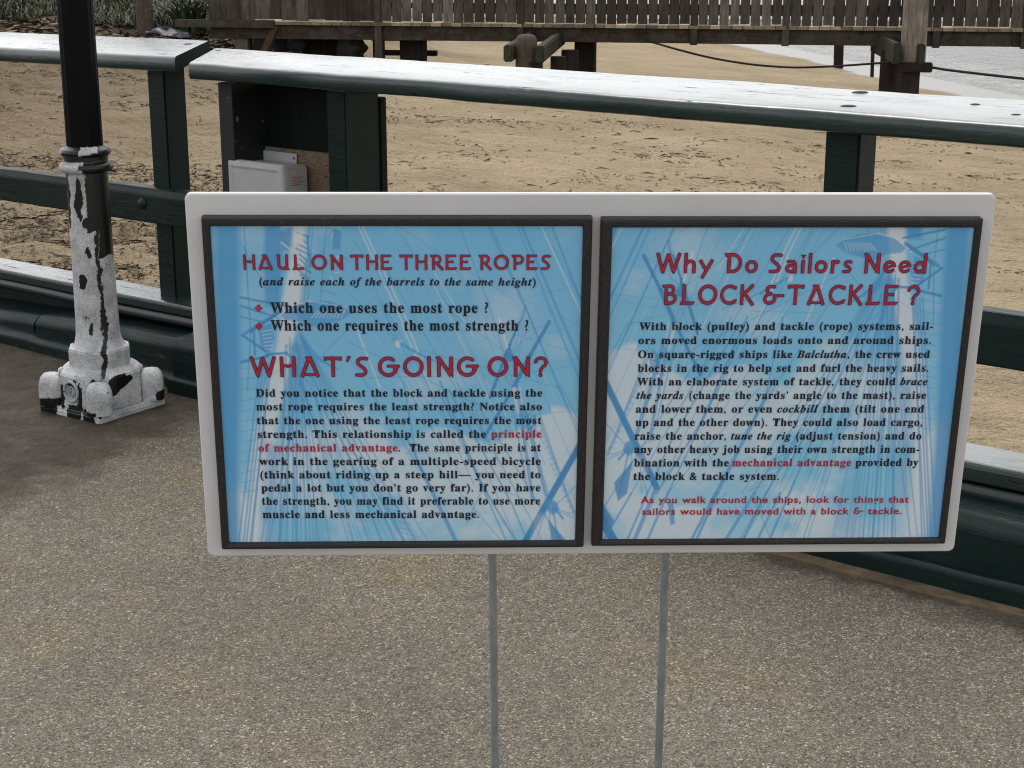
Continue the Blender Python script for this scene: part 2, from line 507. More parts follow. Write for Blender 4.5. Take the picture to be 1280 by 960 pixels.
# ------------------------------------------------------------------ the green fence
green = mat_green(); green_worn = mat_green('worn_green_paint', .55); capm = mat_cap()
endm = M('cap_end_reflection', (.004, .013, .011), .8, .05).m  # same paint as the cap, darkened to paint in the ends' dark reflection
pipem = M('painted_pipe', (.022, .028, .030), .38, .5)
pipem.bump(pipem.noise(pipem.co(), 60, 3), .2, .002)
corner = on_plane(240, 80, nR, BR + .19)
fence = thing('fence', (corner[0], corner[1], 0), 'dark green timber fence with wide glossy cap rails, between asphalt walk and beach', 'fence')

def member(name, prof, d, n, t0, t1, mat, dz=None, skew0=0.0, skew1=0.0, oref=0.0, wob=.0015, step=.06, seed=0, smooth=False):
    """a long timber: profile (o,z) swept along d with slight hand-made waviness; skew makes a mitred end"""
    k = max(2, int(abs(t1 - t0) / step))
    sts = []
    for i in range(k + 1):
        f = i / k
        def st(o, z, f=f):
            t = t0 * (1 - f) + t1 * f + ((1 - f) * skew0 + f * skew1) * (o - oref)
            ww = wob * (mnoise.noise(Vector((t * 2.2, o * 6 + seed, z * 8))) + .5 * mnoise.noise(Vector((t * 9, o * 9 + seed, z * 9))))
            zz = z + (dz(t) if dz else 0)
            return d * t + n * (o + ww) + ZV * (zz + ww)
        sts.append(st)
    mb = MB(); mb.prism(prof, sts, smooth)
    o = mb.build(name, mat, fence)
    if mat is capm:
        o.data.materials.append(endm)
        for p in o.data.polygons:
            if len(p.vertices) > 4: p.material_index = 1
    return o

def tpx(x, y, n, o, d): return float(on_plane(x, y, n, o) @ d)
def zlin(d, n, o, pts, z0):
    """vertical drift of a member from two survey points on plane o"""
    (xa, ya), (xb, yb) = pts
    A, B = on_plane(xa, ya, n, o), on_plane(xb, yb, n, o)
    ta, tb, za, zb = A @ d, B @ d, A[2], B[2]
    return lambda t: za + (zb - za) * (t - ta) / (tb - ta) - z0

# cap rails
of = BR + .185
CWR, CRR, CWL, CRL = .42, .022, .50, .030
tc = tpx(236, 80, nR, of, dR)
tendR = tpx(1500, 190, nR, of, dR)
capprof = rounded([(of, 1.137), (of, 1.196), (of + CWR, 1.196 + CRR), (of + CWR, 1.17)], [.02, .022, .016, .012], 4)
dzR = zlin(dR, nR, of, ((260, 80.5), (1250, 154)), 1.196)
tback = tpx(271, 53.5, nR, of + CWR, dR)
member('handrail', capprof, dR, nR, tc, tendR, capm, dzR, skew0=(tback - tc) / CWR, oref=of, wob=.003, smooth=True)
ofL = BL + .20
tcL = tpx(218, 72, nL, ofL, dL)
tbL = tpx(262, 50.5, nL, ofL + CWL, dL)
tstartL = tpx(-160, 52, nL, ofL, dL)
capL = rounded([(ofL, 1.150), (ofL, 1.209), (ofL + CWL, 1.209 + CRL), (ofL + CWL, 1.19)], [.02, .026, .016, .012], 4)
dzL = zlin(dL, nL, ofL, ((0, 60), (215, 71)), 1.209)
member('handrail', capL, dL, nL, tstartL, tcL, capm, dzL, skew1=(tbL - tcL) / CWL, oref=ofL, wob=.002, smooth=True)

# posts
def post(t, o, n, d, z1, s=.105, name='post'):
    mb = MB(); c = d * t + n * (o + s / 2)
    mb.box(c + ZV * (z1 / 2 - .15), d, n, ZV, s, s, z1 + .3)
    return mb.build(name, green, fence, bevel=.006)
oP = BR + .28
tp = tpx(1030, 200, nR, oP, dR) + .0525
post(tp, oP, nR, dR, 1.15)
post(tp + 1.75, oP, nR, dR, 1.15)
tpm = tpx(236, 150, nL, BL + .28, dL) - .0525 - .03
post(tpm - .108, BL + .28, nL, dL, 1.17)
post(tpm - 1.75, BL + .28, nL, dL, 1.17)

# mid rails
om = BR + .20
pm = rounded([(om, .560), (om, .680), (om + .018, .702), (om + .078, .702), (om + .078, .560)], [.006, .008, .008, .006, .006], 2)
dzm = zlin(dR, nR, om, ((1232, 392), (1280, 401)), .695)
member('mid_rail', pm, dR, nR, tc + .03, tendR, green, lambda t: -.038 * (1 - min(1, (t - tc) / (tendR - tc - 1))), wob=.002)
omL = BL + .20
pmL = rounded([(omL, .560), (omL, .672), (omL + .018, .694), (omL + .078, .694), (omL + .078, .560)], [.006, .008, .008, .006, .006], 2)
dzmL = zlin(dL, nL, omL, ((0, 216), (232, 247)), .680)
tcm = tpx(252, 250, nL, omL, dL)
member('mid_rail', pmL, dL, nL, tstartL, tcm, green, dzmL, wob=.002)

# low rails, pipe, back board, ground beams, foot timbers
ol = BR + .20
pl = rounded([(ol, .238), (ol, .292), (ol + .17, .292), (ol + .17, .238)], [.006, .016, .006, .004], 3)
dzl = zlin(dR, nR, ol, ((1215, 574), (1280, 588)), .292)
cl = lambda f: (lambda t: f(t) if t > tc + 1.6 else f(tc + 1.6))
member('low_rail', pl, dR, nR, tc, tendR, capm, None, wob=.002)
olL = BL + .20
plL = rounded([(olL, .200), (olL, .243), (olL + .17, .243), (olL + .17, .200)], [.006, .014, .006, .004], 3)
dzlL = zlin(dL, nL, olL, ((0, 336.5), (232, 383)), .243)
member('low_rail', plL, dL, nL, tstartL, tcm + .05, capm, dzlL, wob=.002)
def pipe(d, n, o, t0, t1, z, dz=None):
    mb = MB()
    mb.tube([d * t + n * o + ZV * (z + (dz(t) if dz else 0) + .002 * math.sin(t * 5)) for t in np.linspace(t0, t1, 50)], .019, 12)
    return mb.build('pipe_rail', pipem.m, fence, auto=False)
pipe(dR, nR, BR + .205, tc, tendR, .216)
pipe(dL, nL, BL + .205, tstartL, tcm + .05, .178, dzlL)
member('back_board', [(BR + .285, .1), (BR + .285, .24), (BR + .33, .24), (BR + .33, .1)], dR, nR, tc, tendR, green, wob=.001)
member('back_board', [(BL + .285, -.05), (BL + .285, .20), (BL + .33, .20), (BL + .33, -.05)], dL, nL, tstartL, tcm + .05, green, dzlL, wob=.001)
ob = BR + .03
pb = rounded([(ob, .045), (ob, .178), (ob + .035, .204), (ob + .27, .204), (ob + .27, .0)], [.006, .014, .012, .01, 0], 3)
member('ground_beam', pb, dR, nR, tc, tendR, green_worn, wob=.004, seed=3)
obL = BL + .055
dzbL = zlin(dL, nL, obL, ((60, 398), (160, 415)), .14)
pbL = rounded([(obL, -.1), (obL, .115), (obL + .030, .140), (obL + .24, .140), (obL + .24, -.1)], [.0, .014, .012, .01, 0], 3)
tj = tpx(44, 400, nL, obL, dL)
member('ground_beam', pbL, dL, nL, tj, tcm + .1, green_worn, dzbL, wob=.004, seed=5)
pbL2 = [(o + .012, z - .012) for o, z in pbL]
member('ground_beam', pbL2, dL, nL, tstartL, tj - .035, green_worn, dzbL, wob=.004, seed=9)
pt = rounded([(BR, -.05), (BR, .050), (BR + .012, .060), (BR + .2, .060), (BR + .2, -.05)], [0, .006, .006, 0, 0], 2)
member('foot_timber', pt, dR, nR, tc, tendR, green_worn, wob=.004, seed=12)
ptL = rounded([(BL - .005, -.05), (BL - .005, .035), (BL + .02, .048), (BL + .2, .048), (BL + .2, -.05)], [0, .008, .008, 0, 0], 2)
member('foot_timber', ptL, dL, nL, tstartL, tcm + .1, green_worn, wob=.006, seed=15)

# bolts: domed heads on mid rail and beam, dark sunk heads on the cap rail
def bolt(c, nrm, r, h, mat, name='bolt'):
    nrm = np.asarray(nrm, float); a = np.cross(nrm, [.3, .2, .9]); a /= np.linalg.norm(a); b = np.cross(nrm, a)
    mb = MB(); vs_, fs = [], []
    rings = [(1.15, 0), (1.1, .25), (.75, .8), (.3, 1.0)]
    for rr, hh in rings:
        for k in range(12):
            th = 2 * PI * k / 12
            vs_.append(c + (a * math.cos(th) + b * math.sin(th)) * r * rr + nrm * h * hh)
    for i in range(3):
        for k in range(12): fs.append((i * 12 + k, i * 12 + (k + 1) % 12, (i + 1) * 12 + (k + 1) % 12, (i + 1) * 12 + k))
    fs.append(tuple(range(36, 48)))
    mb.add(vs_, fs, True)
    return mb.build(name, mat, fence)
boltm = M('bolt_paint', (.010, .020, .019), .4, .3).m
sunk = M('dark_rail_bolt', (.004, .005, .006), .6, .12).m
capn = np.array([0, 0, 1.0]) - nR * .055; capn /= np.linalg.norm(capn)
def on_cap(x, y, n, d, o0, dzf, zf):
    # point of the sloping top face seen at (x, y)
    r = ray(x, y); best = None
    for t in np.linspace(2, 9, 7000):
        p = C0 + r * t; o = p @ n; zz = zf + (o - o0) * (CRR / CWR if d is dR else CRL / CWL) + dzf(p @ d)
        if p[2] <= zz: return p
    return p
for x, y in ((1075, 115), (1060, 132.5)):
    bolt(on_cap(x, y, nR, dR, of, dzR, 1.196) - capn * .001, capn, .021, .003, sunk, 'rail_bolt')
for x, y in ((1219, 130), (1270, 143), (273, 63), (608, 81), (600, 90)):
    bolt(on_cap(x, y, nR, dR, of, dzR, 1.196) - capn * .001, capn, .012, .002, sunk, 'rail_bolt')
for x, y in ((235, 55),):
    bolt(on_cap(x, y, nL, dL, ofL, dzL, 1.209) - capn * .001, capn, .018, .003, sunk, 'rail_bolt')
bolt(on_plane(178, 254, nL, omL - .001), -nL, .020, .014, boltm)
bolt(on_plane(1234, 634, nR, BR + .279), -nR, .030, .018, boltm)

# ------------------------------------------------------------------ cabinet on the beach side of the fence, with the grey electrical box
dark = mat_wood('dark_stained_board', (.004, .006, .006), (.010, .013, .012), 'Z', .7)
peel = M('peeling_dark_paint', rough=.6)
pf = peel.ramp(peel.noise(peel.co(), 22, 5, .7), [(.64, 0), (.66, 1)])
peel.base(peel.mix(pf, (.007, .008, .008), (.20, .15, .10)))
oc = BR + .275
cz = 1.15
tA = tpx(272, 110, nR, oc, dR); tA2 = tpx(290, 110, nR, oc, dR)
tB = tpx(408, 130, nR, oc, dR); tB2 = tpx(431, 130, nR, oc, dR)
cab = thing('equipment_cabinet', dR * (tA + tB) / 2 + nR * (oc + .1), 'open dark board cabinet under the fence cap, holding the grey electrical box', 'cabinet')
def slab(name, t0, t1, o0, o1, z0, z1, mat, bev=.003):
    mb = MB(); mb.box(dR * (t0 + t1) / 2 + nR * (o0 + o1) / 2 + ZV * (z0 + z1) / 2, dR, nR, ZV, t1 - t0, o1 - o0, z1 - z0)
    return mb.build(name, mat, cab, bevel=bev)
dep = .20
slab('side_panel', tA, tA2, oc, oc + dep, .31, 1.13, peel.m)
slab('side_panel', tB, tB2, oc, oc + dep - .03, .31, 1.13, green)
slab('edge_strip', tB2 - .03, tB2 + .006, oc + dep - .028, oc + dep + .004, .31, 1.10, dark)
slab('back_panel', tA2 + .002, tB - .002, oc + dep - .03, oc + dep - .006, .31, 1.13, dark)
ply = M('weathered_plywood', rough=.8)
g = ply.noise(ply.co(FA, (6, 6, 40)), 6, 5, .7)
ply.base(ply.mix(ply.ramp(ply.noise(ply.co(), 9, 4), [(.45, 0), (.62, 1)]), ply.ramp(g, [(.42, (.035, .022, .014)), (.47, (.19, .115, .066)), (.7, (.27, .175, .11))]), (.13, .17, .14)))
tP0 = tpx(316, 183, nR, oc + dep - .05, dR)
slab('plywood_panel', tP0, tB - .006, oc + dep - .05, oc + dep - .032, .33, float(on_plane(330, 183, nR, oc + dep - .05)[2]), ply.m, .001)

gw = M('grey_moulded_plastic', (.46, .46, .47), .42, .5)
gw.base(gw.ramp(gw.noise(gw.co(), 14, 4), [(.3, (.42, .42, .43)), (.7, (.50, .50, .51))]))
obf = oc - .005
A = on_plane(283, 200, nR, obf); B = on_plane(352, 206, nR, obf)
ta, tb, zt = A @ dR, B @ dR, (A[2] + B[2]) / 2
hb = .34
ebox = thing('electrical_box', dR * (ta + tb) / 2 + nR * (obf + .08) + ZV * (zt - hb), 'light grey moulded plastic electrical box with hinged lid, screwed to the plywood', 'electrical box')
mb = MB(); mb.box(dR * (ta + tb) / 2 + nR * (obf + .085) + ZV * (zt - hb / 2 - .004), dR, nR, ZV, tb - ta - .016, .11, hb - .016)
mb.build('body', gw.m, ebox, bevel=.008)
mb = MB()
wv, wz = (tb - ta) / 2, hb / 2
def lidring(m_, o):
    return [dR * ((ta + tb) / 2 + sx * (wv - m_)) + nR * o + ZV * (zt - wz + sz * (wz - m_)) for sx, sz in ((-1, -1), (1, -1), (1, 1), (-1, 1))]
vs_ = lidring(0, obf + .034) + lidring(0, obf + .010) + lidring(.006, obf + .002) + lidring(.020, obf) + lidring(.030, obf + .004)
fs = [(i * 4 + k, i * 4 + (k + 1) % 4, (i + 1) * 4 + (k + 1) % 4, (i + 1) * 4 + k) for i in range(4) for k in range(4)] + [(16, 17, 18, 19), (3, 2, 1, 0)]
mb.add(vs_, fs)
lid = mb.build('lid', gw.m, ebox, bevel=.0025)
mb = MB(); tf0, tf1 = tpx(321, 192, nR, oc + dep - .052, dR), tpx(372, 196, nR, oc + dep - .052, dR)
zf = float(on_plane(346, 191, nR, oc + dep - .052)[2])
mb.box(dR * (tf0 + tf1) / 2 + nR * (oc + dep - .056) + ZV * (zf - .05), dR, nR, ZV, tf1 - tf0, .006, .11)
fl = mb.build('mounting_flange', gw.m, ebox, bevel=.002)
scm = M('dark_screw', (.02, .02, .02), .4).m
for tt in (tf0 + .012, tf1 - .012):
    mb = MB(); mb.tube([dR * tt + nR * (oc + dep - .0585) + ZV * (zf - .012), dR * tt + nR * (oc + dep - .0605) + ZV * (zf - .012)], .0045, 10)
    mb.build('screw', scm, fl)
for zz in (.10, .24):
    mb = MB(); mb.box(dR * (ta - .005) + nR * (obf + .02) + ZV * (zt - zz), dR, nR, ZV, .010, .022, .05)
    mb.build('hinge', gw.m, lid, bevel=.002)
for k_, (zz, ln) in enumerate(((.050, .03), (.056, .05), (.062, .045), (.068, .05))):
    pass
lab = M('warning_print', (.42, .14, .06), .5)
mb = MB()
tS = tb - .008 + .0006
for k_ in range(4):
    mb.box(dR * tS + nR * (obf + .082 - .004 * (k_ % 2)) + ZV * (zt - .052 - .009 * k_), nR, dR, ZV, .055 - .008 * (k_ % 2), .0008, .003)
mb.build('printed_warning', lab.m, ebox)

# ------------------------------------------------------------------ lamp post
LB = on_z(127, 508, 0); LX, LY = float(LB[0]) + .006, float(LB[1])
_r = .072
def LAMP_FLAKES(ell, box):
    return [box(.12, 1.6, .655, .90), box(.42, .62, .30, .665), box(.60, 1.5, .56, .70), ell(-.22, .765, .17, .075), ell(.10, .69, .20, .016), ell(.12, .585, .16, .022),
            ell(-.32, .475, .20, .030), ell(-.05, .305, .10, .022), ell(-.85, .76, .16, .10), box(-.9, 1.5, .895, .925),
            box(-.1, 1.5, .868, .89), box(.45, .72, .14, .32), ell(.85, .095, .42, .022), ell(1.25, .120, .45, .026), ell(.10, .125, .14, .014),
            box(-1.35, -.80, .095, .128), box(-1.35, -.55, -.05, .040), ell(-.62, .06, .16, .06), ell(.62, .06, .22, .045), box(-.95, .05, .905, .96), box(.75, 1.6, .905, .96), box(-3.2, -2.0, -.05, .05), box(-.45, .30, -.05, .034), box(-1.75, -1.5, .02, .11)]
lampm = mat_lamp(LX, LY, _r, 'flaking_lamp_paint')
coverm = mat_lamp(LX, LY, _r, 'flaking_cover_paint', lambda ell, box: [box(-4, -1.6, -.05, .058), box(-.6, .42, -.05, .036), box(1.6, 2.05, .0, .06), ell(2.9, .04, .25, .02)])
blk = M('black_iron_paint', (.003, .003, .003), .45, .09); blk.bump(blk.noise(blk.co(), 90, 3), .15, .002)
lamp = thing('lamp_post', (LX, LY, 0), 'black fluted lamp post with flaking whitish paint on its octagonal foot', 'lamp post')
c3 = (LX, LY, 0)
ph8 = math.radians(-56.5)
ph4 = math.radians(-79)
mb = MB(); mb.lathe(c3, [(.222, -.03), (.222, .018), (.214, .024), (.02, .024)], 4, ph4 + math.radians(0), smooth=False); mb.build('base_plate', lampm, lamp, bevel=.004)
mb = MB(); mb.lathe(c3, [(.152, .024), (.149, .138), (.144, .147), (.119, .166), (.05, .167)], 8, ph8, smooth=False); mb.build('pedestal', lampm, lamp, bevel=.004)
mb = MB(); mb.lathe(c3, [(.113, .160), (.113, .226), (.107, .232), (.03, .234)], 8, ph8, smooth=False); mb.build('collar', lampm, lamp, bevel=.004)
mb = MB()
mb.lathe(c3, [(.096, .230), (.090, .239), (.082, .252), (.0775, .275), (.0755, .33), (.074, .45), (.0725, .62), (.0712, .86)], 32, 0); mb.build('column', lampm, lamp)
mb = MB()
def torus(mb, z, R, r, n=40, m_=12):
    mb.lathe(c3, [(R + r * math.cos(a), z + r * math.sin(a)) for a in np.linspace(-PI / 2, PI / 2, m_)], n, 0, cap=False)
torus(mb, .872, .076, .017); mb.lathe(c3, [(.076, .886), (.076, .916)], 32, 0, cap=False); torus(mb, .924, .073, .014)
mb.lathe(c3, [(.076, .937), (.058, .948)], 32, 0, cap=False)
mb.build('ring_moulding', lampm, lamp)
mb = MB(); seg = 64
prof = []
vs_, fs = [], []
zs = [.94, 1.0, 1.6, 2.2, 3.2]
for z_ in zs:
    for k in range(seg):
        a = 2 * PI * k / seg
        rr = (.0625 - .0035 * (z_ - .94)) * (1 - (.05 if k % 4 < 1 else 0.0))
        vs_.append((LX + rr * math.cos(a), LY + rr * math.sin(a), z_))
for i in range(len(zs) - 1):
    for k in range(seg): fs.append((i * seg + k, i * seg + (k + 1) % seg, (i + 1) * seg + (k + 1) % seg, (i + 1) * seg + k))
mb.add(vs_, fs, True); mb.build('fluted_shaft', blk.m, lamp)
# rounded covers over the anchor bolts at the plate's corners
for k in range(4):
    a = ph4 + k * PI / 2
    ca = np.array([LX + .176 * math.cos(a), LY + .176 * math.sin(a), .024])
    ax = np.array([math.cos(a), math.sin(a), 0]); ay = np.array([-math.sin(a), math.cos(a), 0])
    mb = MB(); vs_, fs = [], []
    prof = [(0, 1.0), (.045, 1.04), (.075, 1.0), (.095, .86), (.108, .60), (.113, .25)]
    n_ = 20
    for zz, q in prof:
        for j in range(n_):
            th = 2 * PI * j / n_
            cx_ = math.copysign(abs(math.cos(th)) ** .55, math.cos(th)); sy_ = math.copysign(abs(math.sin(th)) ** .55, math.sin(th))
            vs_.append(ca + ax * cx_ * .043 * q + ay * sy_ * .045 * q + ZV * zz)
    for i in range(len(prof) - 1):
        for j in range(n_): fs.append((i * n_ + j, i * n_ + (j + 1) % n_, (i + 1) * n_ + (j + 1) % n_, (i + 1) * n_ + j))
    fs.append(tuple(range((len(prof) - 1) * n_, len(prof) * n_)))
    mb.add(vs_, fs, True)
    cv = mb.build('bolt_cover', coverm, lamp)
    mb = MB(); pc = ca - ax * .040 + ZV * .118
    mb.lathe(pc, [(.004, -.014), (.012, -.010), (.0135, 0), (.011, .008), (.005, .0125)], 12, 0); mb.build('knob', coverm, cv)
# maker's plaque: a raised oval ring with upright bars on the face towards the left front
kf = None
fa = min((ph8 + PI / 8 + j * PI / 4 for j in range(8)), key=lambda a: abs(((a - math.radians(-124)) + PI) % (2 * PI) - PI))
fx = np.array([math.cos(fa), math.sin(fa), 0]); fy = np.array([-math.sin(fa), math.cos(fa), 0])
pc = np.array([LX, LY, .088]) + fx * (.1505 * math.cos(PI / 8) + .000)
mb = MB(); pts = [pc + fx * .003 + fy * .034 * math.cos(t) + ZV * .036 * math.sin(t) for t in np.linspace(0, 2 * PI, 33)]
mb.tube(pts, .0055, 8, cap=False)
plaque_m = M('pale_relief', (.36, .365, .38), .6).m
mb.build('emblem', plaque_m, lamp)
mb = MB()
def bar(a, b, r=.0028): mb.tube([pc + fx * .002 + fy * p[0] + ZV * p[1] for p in (a, b)], r, 6)
bar((-.019, -.013), (-.019, .017)); bar((-.010, -.017), (-.010, .020)); bar((-.015, .019), (-.010, .020))
mb.tube([pc + fx * .002 + fy * (.003 + .007 * math.cos(t)) + ZV * (.001 + .019 * math.sin(t)) for t in np.linspace(0, 2 * PI, 17)], .0026, 6, cap=False)
bar((.017, -.015), (.015, .018)); bar((.021, -.006), (.021, .010))
mb.build('emblem_letters', plaque_m, lamp)

# ------------------------------------------------------------------ boardwalk and what stands behind the beach
dB, nB = frame(-11.0)
oB = 23.0 * nB[1]                       # near edge of the deck
def bt(x, y=50): return float(on_plane(x, y, nB, oB) @ dB)
def bp(t, o, z): return dB * t + nB * o + ZV * z
ZD, ZG = .545, .300
grey_wood = mat_wood('weathered_grey_boards', (.027, .022, .018), (.105, .088, .073), 'Z')
grey_wood2 = mat_wood('silvered_old_boards', (.040, .034, .029), (.150, .128, .108), 'Z')
beam_wood = mat_wood('dark_rusty_girder', (.032, .021, .016), (.105, .072, .054), 'X', moss=(.075, .078, .064))
pile_wood = mat_wood('silver_grey_pile', (.055, .046, .036), (.240, .210, .170), 'Z')
pile_dark = mat_wood('tarred_pile', (.012, .009, .008), (.045, .032, .026), 'Z')
pile_moss = mat_wood('mossy_clamp_timber', (.022, .020, .014), (.085, .078, .058), 'Y', moss=(.030, .042, .020))
deck_wood = mat_wood('pale_deck_planks', (.16, .125, .085), (.36, .30, .21), 'Y')
bw = thing('boardwalk', bp(0, oB, -.2), 'weathered timber boardwalk with picket railing crossing the back of the beach', 'boardwalk')
tL0, tR0 = bt(262), bt(1900)
def bbox(mb, t0, t1, o0, o1, z0, z1):
    mb.box(bp((t0 + t1) / 2, (o0 + o1) / 2, (z0 + z1) / 2), dB, nB, ZV, t1 - t0, o1 - o0, z1 - z0)
DW = 2.0
mb = MB(); t = tL0
while t < tR0:
    wdt = .138 + random.uniform(-.004, .004)
    bbox(mb, t, t + wdt, oB - .06 + random.uniform(-.02, .015), oB + DW, ZD - .045, ZD + random.uniform(-.004, .004)); t += wdt + .008
mb.build('deck', deck_wood, bw, auto=False)
# near girder in lengths, with plates at the joints
joints = [262, 350, 478, 556, 652, 760, 868, 983, 1093, 1176, 1265, 1430, 1580, 1740, 1900]
for a, b in zip(joints[:-1], joints[1:]):
    mb = MB(); bbox(mb, bt(a) + .0005, bt(b) - .0005, oB + .02 + random.uniform(0, .012), oB + .10, ZG + random.uniform(-.006, .006), ZD - .05)
    mb.build('girder', beam_wood, bw, bevel=.006)
mb = MB(); bbox(mb, tL0, tR0, oB + DW - .1, oB + DW - .02, ZG, ZD - .05); mb.build('girder', beam_wood, bw)
# railing: pickets in bays between posts
posts_px = [473, 651, 868, 983, 1172, 1283, 1400, 1515, 1640, 1770, 1895]
for x in posts_px:
    mb = MB(); tt = bt(x, 20); bbox(mb, tt - .05, tt + .05, oB - .055, oB + .045, ZG - .02 if x != 473 else -.35, 1.62)
    mb.build('railing_post', grey_wood2 if x in (473, 983) else grey_wood, bw, bevel=.006)
edges = [473] + posts_px[1:]
for a, b in zip(posts_px[:-1], posts_px[1:]):
    t0, t1 = bt(a, 20) + .055, bt(b, 20) - .055
    npk = max(2, int(round((t1 - t0) / .149)))
    st_ = (t1 - t0) / npk
    mb = MB()
    for k in range(npk):
        q0 = t0 + k * st_ + .008 + random.uniform(-.005, .005); q1 = t0 + (k + 1) * st_ - .009 + random.uniform(-.006, .006)
        o_ = oB - .045 + random.uniform(-.006, .006); zb = ZD + .012 + random.uniform(-.012, .012)
        lean = random.uniform(-.016, .016)
        v = [bp(q0, o_, zb), bp(q1, o_, zb), bp(q1, o_ + .022, zb), bp(q0, o_ + .022, zb)]
        v += [p + ZV * 1.05 + dB * lean for p in v]
        mb.add(v, [(0, 3, 2, 1), (4, 5, 6, 7), (0, 1, 5, 4), (1, 2, 6, 5), (2, 3, 7, 6), (3, 0, 4, 7)])
    mb.build('picket_panel', random.choice([grey_wood, grey_wood, grey_wood2]), bw, auto=False)
    mb = MB()
    bbox(mb, t0 - .02, t1 + .02, oB - .020, oB + .02, 1.40, 1.49); mb.build('rail', grey_wood, bw); mb = MB(); bbox(mb, t0 - .02, t1 + .02, oB - .020, oB + .02, ZD + .20, ZD + .28)
    mb.build('rail', grey_wood, bw)
# far railing of the same deck
mb = MB(); t = bt(480)
while t < tR0:
    bbox(mb, t, t + .115, oB + DW - .06, oB + DW - .035, ZD + .16, 1.58); t += .31
mb.build('picket_panel', grey_wood, bw, auto=False)
mb = MB(); bbox(mb, bt(480), tR0, oB + DW - .03, oB + DW, ZD + .05, ZD + .13); mb.build('rail', grey_wood, bw); mb = MB(); bbox(mb, bt(480), tR0, oB + DW - .03, oB + DW, 1.4, 1.5); mb.build('rail', grey_wood, bw)
# the landward bay: close-boarded side
mb = MB(); t = bt(262, 10)
while t < bt(470, 10):
    wdt = .235 + random.uniform(-.06, .05)
    bbox(mb, t + .002, min(t + wdt, bt(470, 10)), oB - .05 + random.uniform(-.006, .006), oB - .02, ZD + .02 + random.uniform(-.01, .02), 1.75); t += wdt
mb.build('board_panel', mat_wood('stained_close_boards', (.020, .016, .013), (.110, .090, .072), 'Z', scale=.6), bw, auto=False)
mb = MB(); bbox(mb, bt(222, 30), bt(345, 30), oB - .12, oB - .03, ZD - .09, ZD + .02); mb.build('ledger', beam_wood, bw, bevel=.005)
def prop(p, q, r, name='brace', m_=None):
    mb = MB(); p, q = np.asarray(p), np.asarray(q); ax = (q - p); L = np.linalg.norm(ax); ax /= L
    ay = np.cross(ax, dB); ay /= np.linalg.norm(ay); az = np.cross(ax, ay)
    mb.box((p + q) / 2, ax, ay, az, L, r, r); return mb.build(name, m_ or beam_wood, bw, bevel=.006)
prop(bp(bt(328, 56), oB - .05, .02), bp(bt(345, 31), oB, ZD - .06), .10, m_=mat_wood('red_brown_brace', (.05, .028, .016), (.14, .085, .05), 'Z'))
for x in (300, 322):
    mb = MB(); tt = bt(x, 50); bbox(mb, tt - .10, tt + .10, oB + .05, oB + .25, -.6, ZG + .1); mb.build('support_post', pile_wood if x == 300 else pile_dark, bw, bevel=.01)
for x, wd in ((463, .055), (507, .17), (726, .14)):
    mb = MB(); tt = bt(x, 60); bbox(mb, tt - wd, tt + wd, oB + .3, oB + .6, -1.2, ZG + .05); mb.build('support_post', pile_dark, bw, bevel=.02)
# low cross timbers between the landward supports
mb = MB(); bbox(mb, bt(428), bt(500), oB + 1.5, oB + 1.6, ZG - .10, ZG - .03); mb.build('cross_timber', beam_wood, bw)
mb = MB(); bbox(mb, bt(440), bt(520), oB + 1.2, oB + 1.3, ZG - .30, ZG - .22); mb.build('cross_timber', beam_wood, bw)
mb = MB(); bbox(mb, bt(352), bt(430), oB + .9, oB + 1.0, -.2, ZG); mb.build('abutment', pile_dark, bw, bevel=.01)
# far row of slim supports standing at the water's edge
for x, Y in ((1050, 33.5), (1093, 31.0)):
    P = on_depth(x, 60, Y); mb = MB()
    mb.tube([np.array([P[0], Y, -1.4]), np.array([P[0] - .05, Y, .6])], .10 if x == 1050 else .035, 10); mb.build('support_post', pile_dark, bw)

# near pile with a pair of clamp timbers running back under the deck
P = on_depth(658, 60, 20.2)
pa = thing('clamped_pile', (P[0], 20.2, -.45), 'short round-topped pile gripped by two mossy clamp timbers, under the middle of the boardwalk', 'pile')
mb = MB(); mb.lathe((P[0], 20.2, 0), [(.135, -1.3), (.135, .42), (.130, .49), (.10, .535), (.05, .55)], 18); mb.build('stub', mat_wood('worn_pile_top', (.045, .036, .026), (.13, .105, .078), 'Z'), pa)
kd = np.array([.10, .995, 0]); kx = np.array([.995, -.10, 0])
for sx in (-1, 1):
    mb = MB(); c = np.array([P[0], 20.2, .33]) + kx * .20 * sx + kd * 1.45
    mb.box(c, kx, kd, ZV, .11, 3.5 + (.25 if sx > 0 else 0), .20); mb.build('clamp_timber', pile_moss, pa, bevel=.015)
for sx, sy, r in ((.05, .02, .155), (.42, .9, .10), (.62, 2.2, .12)):
    mb = MB(); mb.lathe((P[0] + sx, 20.2 + sy, 0), [(r, -1.4), (r, .22)], 14); mb.build('lower_pile', pile_dark, pa)
rust = M('rusty_pipe', rough=.8); rust.base(rust.ramp(rust.noise(rust.co(), 12, 5, .7), [(.35, (.035, .016, .010)), (.65, (.13, .055, .028))]))
mb = MB(); Q = on_depth(738, 60, 23.4); mb.tube([np.array([Q[0], 23.4, -1.0]), np.array([Q[0], 23.4, ZG + .02])], .05, 10); mb.build('down_pipe', rust.m, bw)

